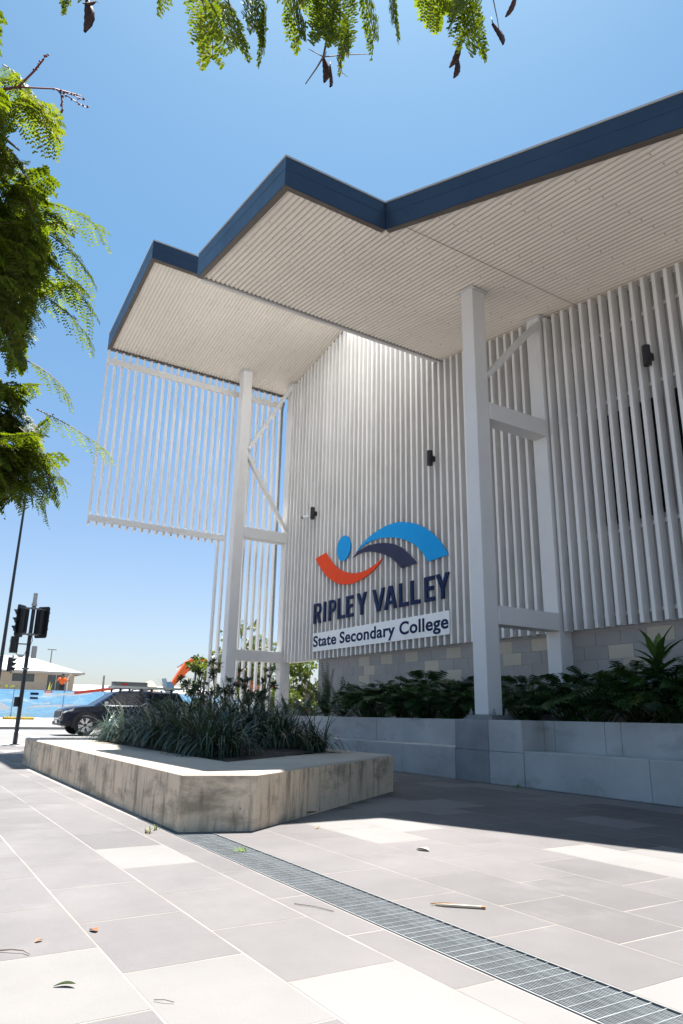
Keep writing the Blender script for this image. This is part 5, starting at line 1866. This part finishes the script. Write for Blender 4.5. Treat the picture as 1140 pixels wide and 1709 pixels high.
# ---------------------------------------------------------------- boom gate, digger, heaps and roofs beyond the fence
M_red = mat("red_boom_paint", (0.62, 0.06, 0.025), 0.45, 0.05)
bg_ = thing("boom_gate", (-41.5, 12.4, .2), "boom gate with a red and white arm sloping down behind the utility car", "boom gate")
MB().box(-41.75, -41.25, 12.2, 12.6, .2, 2.35).build("post", M_greyplastic, bg_, bevel=.02)
MB().bar((-41.2, 12.5, 2.42), (-41.2, 8.55, 1.84), .09, .15).build("red_arm", M_red, bg_)
MB().bar((-41.2, 8.54, 1.838), (-41.2, 7.55, 1.67), .08, .10).build("white_tip", M_signwhite, bg_)
M_exc = mat("orange_digger_paint", (0.72, 0.115, 0.012), 0.35, 0.06, 2)
M_bucket = mat("blue_grey_bucket", (0.10, 0.20, 0.32), 0.5, 0.15, 4)
ex = thing("excavator", (-53, 24, 1.5), "orange excavator with bent arm and blue-grey bucket working behind the planter shrubs", "excavator")
def plate_arm(pts, th, m, name, x=-52.0):
    b = MB()
    b.prism([(x - th / 2, y, z) for y, z in pts], (th, 0, 0))
    return b.build(name, m, ex, bevel=.02)
plate_arm([(17.45, 2.85), (17.75, 2.75), (18.5, 3.6), (19.35, 4.45), (19.62, 4.95), (19.3, 5.02), (18.55, 4.62), (18.0, 3.75)], .38, M_exc, "stick")
plate_arm([(19.25, 4.6), (19.6, 4.95), (21.0, 4.65), (22.4, 4.4), (24.6, 3.1), (24.4, 2.7), (22.2, 3.9), (20.9, 4.2), (19.7, 4.35)], .34, M_exc, "boom", -52.5)
MB().tube([(-52.25, 18.0, 4.1), (-52.25, 19.35, 5.1)], .07, 8).build("ram", M_chrome, ex)
MB().tube([(-52.2, 19.6, 4.98), (-52.2, 20.4, 4.8), (-52.2, 21.8, 4.5)], [.05, .10, .10], 8).build("ram", M_exc, ex)
b = MB()
b.prism([(-52.45, y, z) for y, z in [(17.05, 3.05), (17.4, 3.1), (17.65, 2.85), (17.75, 2.45), (17.55, 2.3), (17.3, 2.4), (17.15, 2.7)]], (.9, 0, 0))
for k in range(4):
    b.bar((-52.4 + k * .27, 17.1, 3.05), (-52.4 + k * .27, 17.0, 3.32), .08, .05)
b.build("bucket", M_bucket, ex)
MB().box(-54.4, -52.0, 22.6, 26.2, 2.45, 3.2).build("house_deck", M_exc, ex, bevel=.05)
cab_ = MB().prism([(-52.1, y, z) for y, z in [(22.8, 3.2), (22.75, 3.8), (23.0, 4.3), (24.2, 4.3), (24.3, 3.2)]], (-1.0, 0, 0)).build("cab", M_exc, ex, bevel=.05)
MB().prism([(-52.092, y, z) for y, z in [(22.95, 3.5), (22.9, 3.8), (23.1, 4.2), (24.05, 4.2), (24.1, 3.5)]], (.01, 0, 0)).build("cab_window", M_glass, cab_)
for x in (-54.5, -52.4):
    MB().prism([(x, y, z) for y, z in [(22.3, 1.9), (22.7, 1.5), (26.2, 1.5), (26.6, 1.9), (26.2, 2.35), (22.7, 2.35)]], (.6, 0, 0)).build("track", M_cartrim, ex, bevel=.05)
# earth heap
def heap(name, c, rx, ry, h, m, label, cat, seed):
    q = random.Random(seed)
    vs, fs = [], []
    n, k_ = 20, 7
    for i in range(k_):
        f = i / (k_ - 1)
        for j in range(n):
            a = 6.283 * j / n
            rr = (1 - f) * (1 + q.uniform(-.12, .12))
            vs.append((c[0] + rx * rr * math.cos(a), c[1] + ry * rr * math.sin(a), c[2] + h * (1 - (1 - f) ** 1.6) + (q.uniform(-.05, .05) if i else 0)))
    for i in range(k_ - 1):
        for j in range(n):
            fs.append((i * n + j, i * n + (j + 1) % n, (i + 1) * n + (j + 1) % n, (i + 1) * n + j))
    b = MB()
    b.add(vs, fs)
    return tag(b.build(name, m, None, smooth=True, base=c), label, cat)
heap("soil_heap", (-54, 16.6, 1.45), 1.8, 1.15, 1.75, M_earth, "round brown soil heap beside the digger's bucket", "soil heap", 1)
def shed(loc, lx, ly, h, rise, label, n_):
    x, y, z = loc
    t = thing("shed", loc, label, "shed", "white site sheds beyond the fence")
    MB().box(x - lx / 2, x + lx / 2, y - ly / 2, y + ly / 2, z, z + h).build("wall", M_signwhite, t)
    b = MB()
    e = .3
    b.prism([(x - lx / 2 - e, y - ly / 2 - e, z + h), (x + lx / 2 + e, y - ly / 2 - e, z + h), (x, y - ly / 2 - e, z + h + rise)], (0, ly + 2 * e, 0))
    b.build("roof", M_roofwhite, t)
    b = MB()
    b.box(x + lx / 2, x + lx / 2 + .03, y - ly / 2 + 1, y - ly / 2 + 2, z + .2, z + h - .3)
    b.build("door", M_greyplastic, t)
shed((-84, 21.5, 1.35), 7, 10.5, 1.5, .9, "long low white shed with a pale roof between the house and the digger", 1)
shed((-96, 32.5, 1.3), 8, 9, 2.0, 1.0, "second white shed farther back, behind the utility car's canopy", 2)
b = MB()
b.tube([(-80, 19.5, 3.6), (-80, 19.5, 4.6), (-80, 19.5, 4.65)], [.12, .10, .25], 7)
b.tube([(-80, 19.5, 2.6), (-80, 19.5, 3.6)], [.2, .14], 7)
o = b.build("roof_flue", M_galv, None, base=(-80, 19.5, 2.6))
tag(o, "small grey flue standing on the long low white shed's roof", "flue")

# ---------------------------------------------------------------- litter and weeds on the paving
def curl_leaf(loc, L_, w, rz, m, label, cat="leaf", name="fallen_leaf", lift=.012):
    b = MB()
    n = 7
    c, s = math.cos(rz), math.sin(rz)
    vs = []
    for i in range(n + 1):
        f = i / n
        ww = w * math.sin(math.pi * (.05 + .93 * f)) ** .8
        z = .003 + .4 * lift * math.sin(math.pi * f) * (1 - f) + .8 * lift * f * f
        for sg_ in (-1, 0, 1):
            u, v = (f - .5) * L_, sg_ * ww + .15 * L_ * math.sin(math.pi * f)
            vs.append((loc[0] + u * c - v * s, loc[1] + u * s + v * c, z + (.5 * ww if sg_ else 0)))
    b.add(vs, [f for i in range(n) for f in ((3 * i, 3 * i + 1, 3 * i + 4, 3 * i + 3), (3 * i + 1, 3 * i + 2, 3 * i + 5, 3 * i + 4))])
    return tag(b.build(name, m, None, base=(loc[0], loc[1], 0), fix=False), label, cat)
curl_leaf((-2.80, .664), .075, .011, 1.0, mat("dull_green_leaf", (.03, .045, .012), .8, spec=.1), "small curled dark green leaf on the pale paver at bottom left")
curl_leaf((-6.137, 3.477), .20, .028, .8, M_dryleaf, "yellow-brown curled leaf against the planter's right face", lift=.05)
curl_leaf((-3.40, .899), .05, .016, .3, mat("orange_petal", (.36, .10, .04), .8), "pale orange petal on the grey paver, near the bottom left joint", "petal", "fallen_petal", .005)
curl_leaf((-3.36, .677), .035, .012, 2, mat("orange_petal_faded", (.34, .13, .07), .8), "smaller faded orange petal left of the joint", "petal", "fallen_petal", .004)
curl_leaf((-4.6, 6.95), .07, .018, 1.2, M_dryleaf, "orange-brown leaf at the foot of the seating wall at the right edge")
curl_leaf((-4.26, 3.36), .10, .03, .4, mat("pale_scrap", (.30, .27, .23), .7), "pale scrap of dry bark in the sunlit pavers near the shade line", "scrap", "bark_scrap", .006)
curl_leaf((-5.45, 3.2), .09, .012, 2.2, M_dryleaf, "thin dry brown sprig on the pale pavers right of the planter")
def twig(pts, r_, m, label):
    b = MB()
    b.tube([(x, y, z) for x, y, z in pts], r_, 5)
    return tag(b.build("twig", m, None, base=(pts[0][0], pts[0][1], 0)), label, "twig")
M_greytwig = mat("grey_twig", (.20, .16, .13), .8, .2, 20)
twig([(-3.30, .52, .006), (-3.27, .56, .012), (-3.24, .60, .010), (-3.20, .615, .006)], [.003, .003, .0025, .002], M_greytwig, "short bent grey twig at the left edge of the near grey paver")
twig([(-2.54, .89, .005), (-2.51, .915, .010), (-2.49, .94, .005)], .0016, M_greytwig, "thin curved twig on the pale paver at the bottom")
twig([(-3.40, 1.87, .004), (-3.30, 1.93, .006), (-3.19, 1.97, .004)], .0022, M_greytwig, "thin brown twig lying beside the near edge of the drain")
st_ = thing("broken_stick", (-2.97, 2.54, 0), "split pale stick with a brown broken end lying near the drain", "stick")
MB().tube([(-3.05, 2.48, .006), (-3.01, 2.51, .008), (-2.89, 2.645, .008)], [.005, .008, .007], 7).build("pale_wood", mat("pale_split_wood", (.40, .34, .27), .8, .15, 25), st_)
MB().tube([(-3.07, 2.465, .008), (-3.01, 2.515, .016), (-2.95, 2.585, .012)], [.003, .005, .002], 5).build("bark", M_dryleaf, st_)
MB().tube([(-2.892, 2.642, .008), (-2.88, 2.656, .008)], [.0078, .007], 7).build("broken_end", M_dryleaf, st_)
def tuft(loc, n, L_, label, m=M_greenleaf, seed=1, name="weed_tuft"):
    q = random.Random(seed)
    b = MB()
    for i in range(n):
        a, e = q.uniform(0, 6.28), q.uniform(.2, 1.2)
        p = Vector((loc[0] + q.gauss(0, .02), loc[1] + q.gauss(0, .02), 0))
        d = Vector((math.cos(a) * math.cos(e), math.sin(a) * math.cos(e), math.sin(e)))
        ll = L_ * q.uniform(.5, 1.2)
        s = d.cross(Vector((0, 0, 1))).normalized() * .0035
        m1 = p + d * ll * .6
        m2 = p + d * ll + Vector((0, 0, -.2 * ll))
        b.add([p - s, p + s, m1 + s, m1 - s, m2], [(0, 1, 2, 3), (3, 2, 4)], 0, q.random())
    return tag(b.build(name, m, None, base=(loc[0], loc[1], 0), fix=False), label, "weed", "weeds in the paving")
tuft((-5.80, 1.88), 22, .05, "small grass tuft in a joint just in front of the planter's left side", mat("dry_grass", (.20, .19, .08), .7, .2, 9, tone=.4), 1)
tuft((-5.93, 1.98), 16, .055, "second smaller grass tuft nearer the planter's left side", mat("dry_grass_green", (.12, .14, .04), .7, .2, 9, tone=.4), 2)
tuft((-4.81, 2.22), 26, .04, "bright green weed growing on the drain grate near the planter", M_greenleaf, 3)
tuft((-7.47, 7.56), 26, .07, "green weed at the foot of the seating wall, right of the pedestal", M_greenleaf, 4)
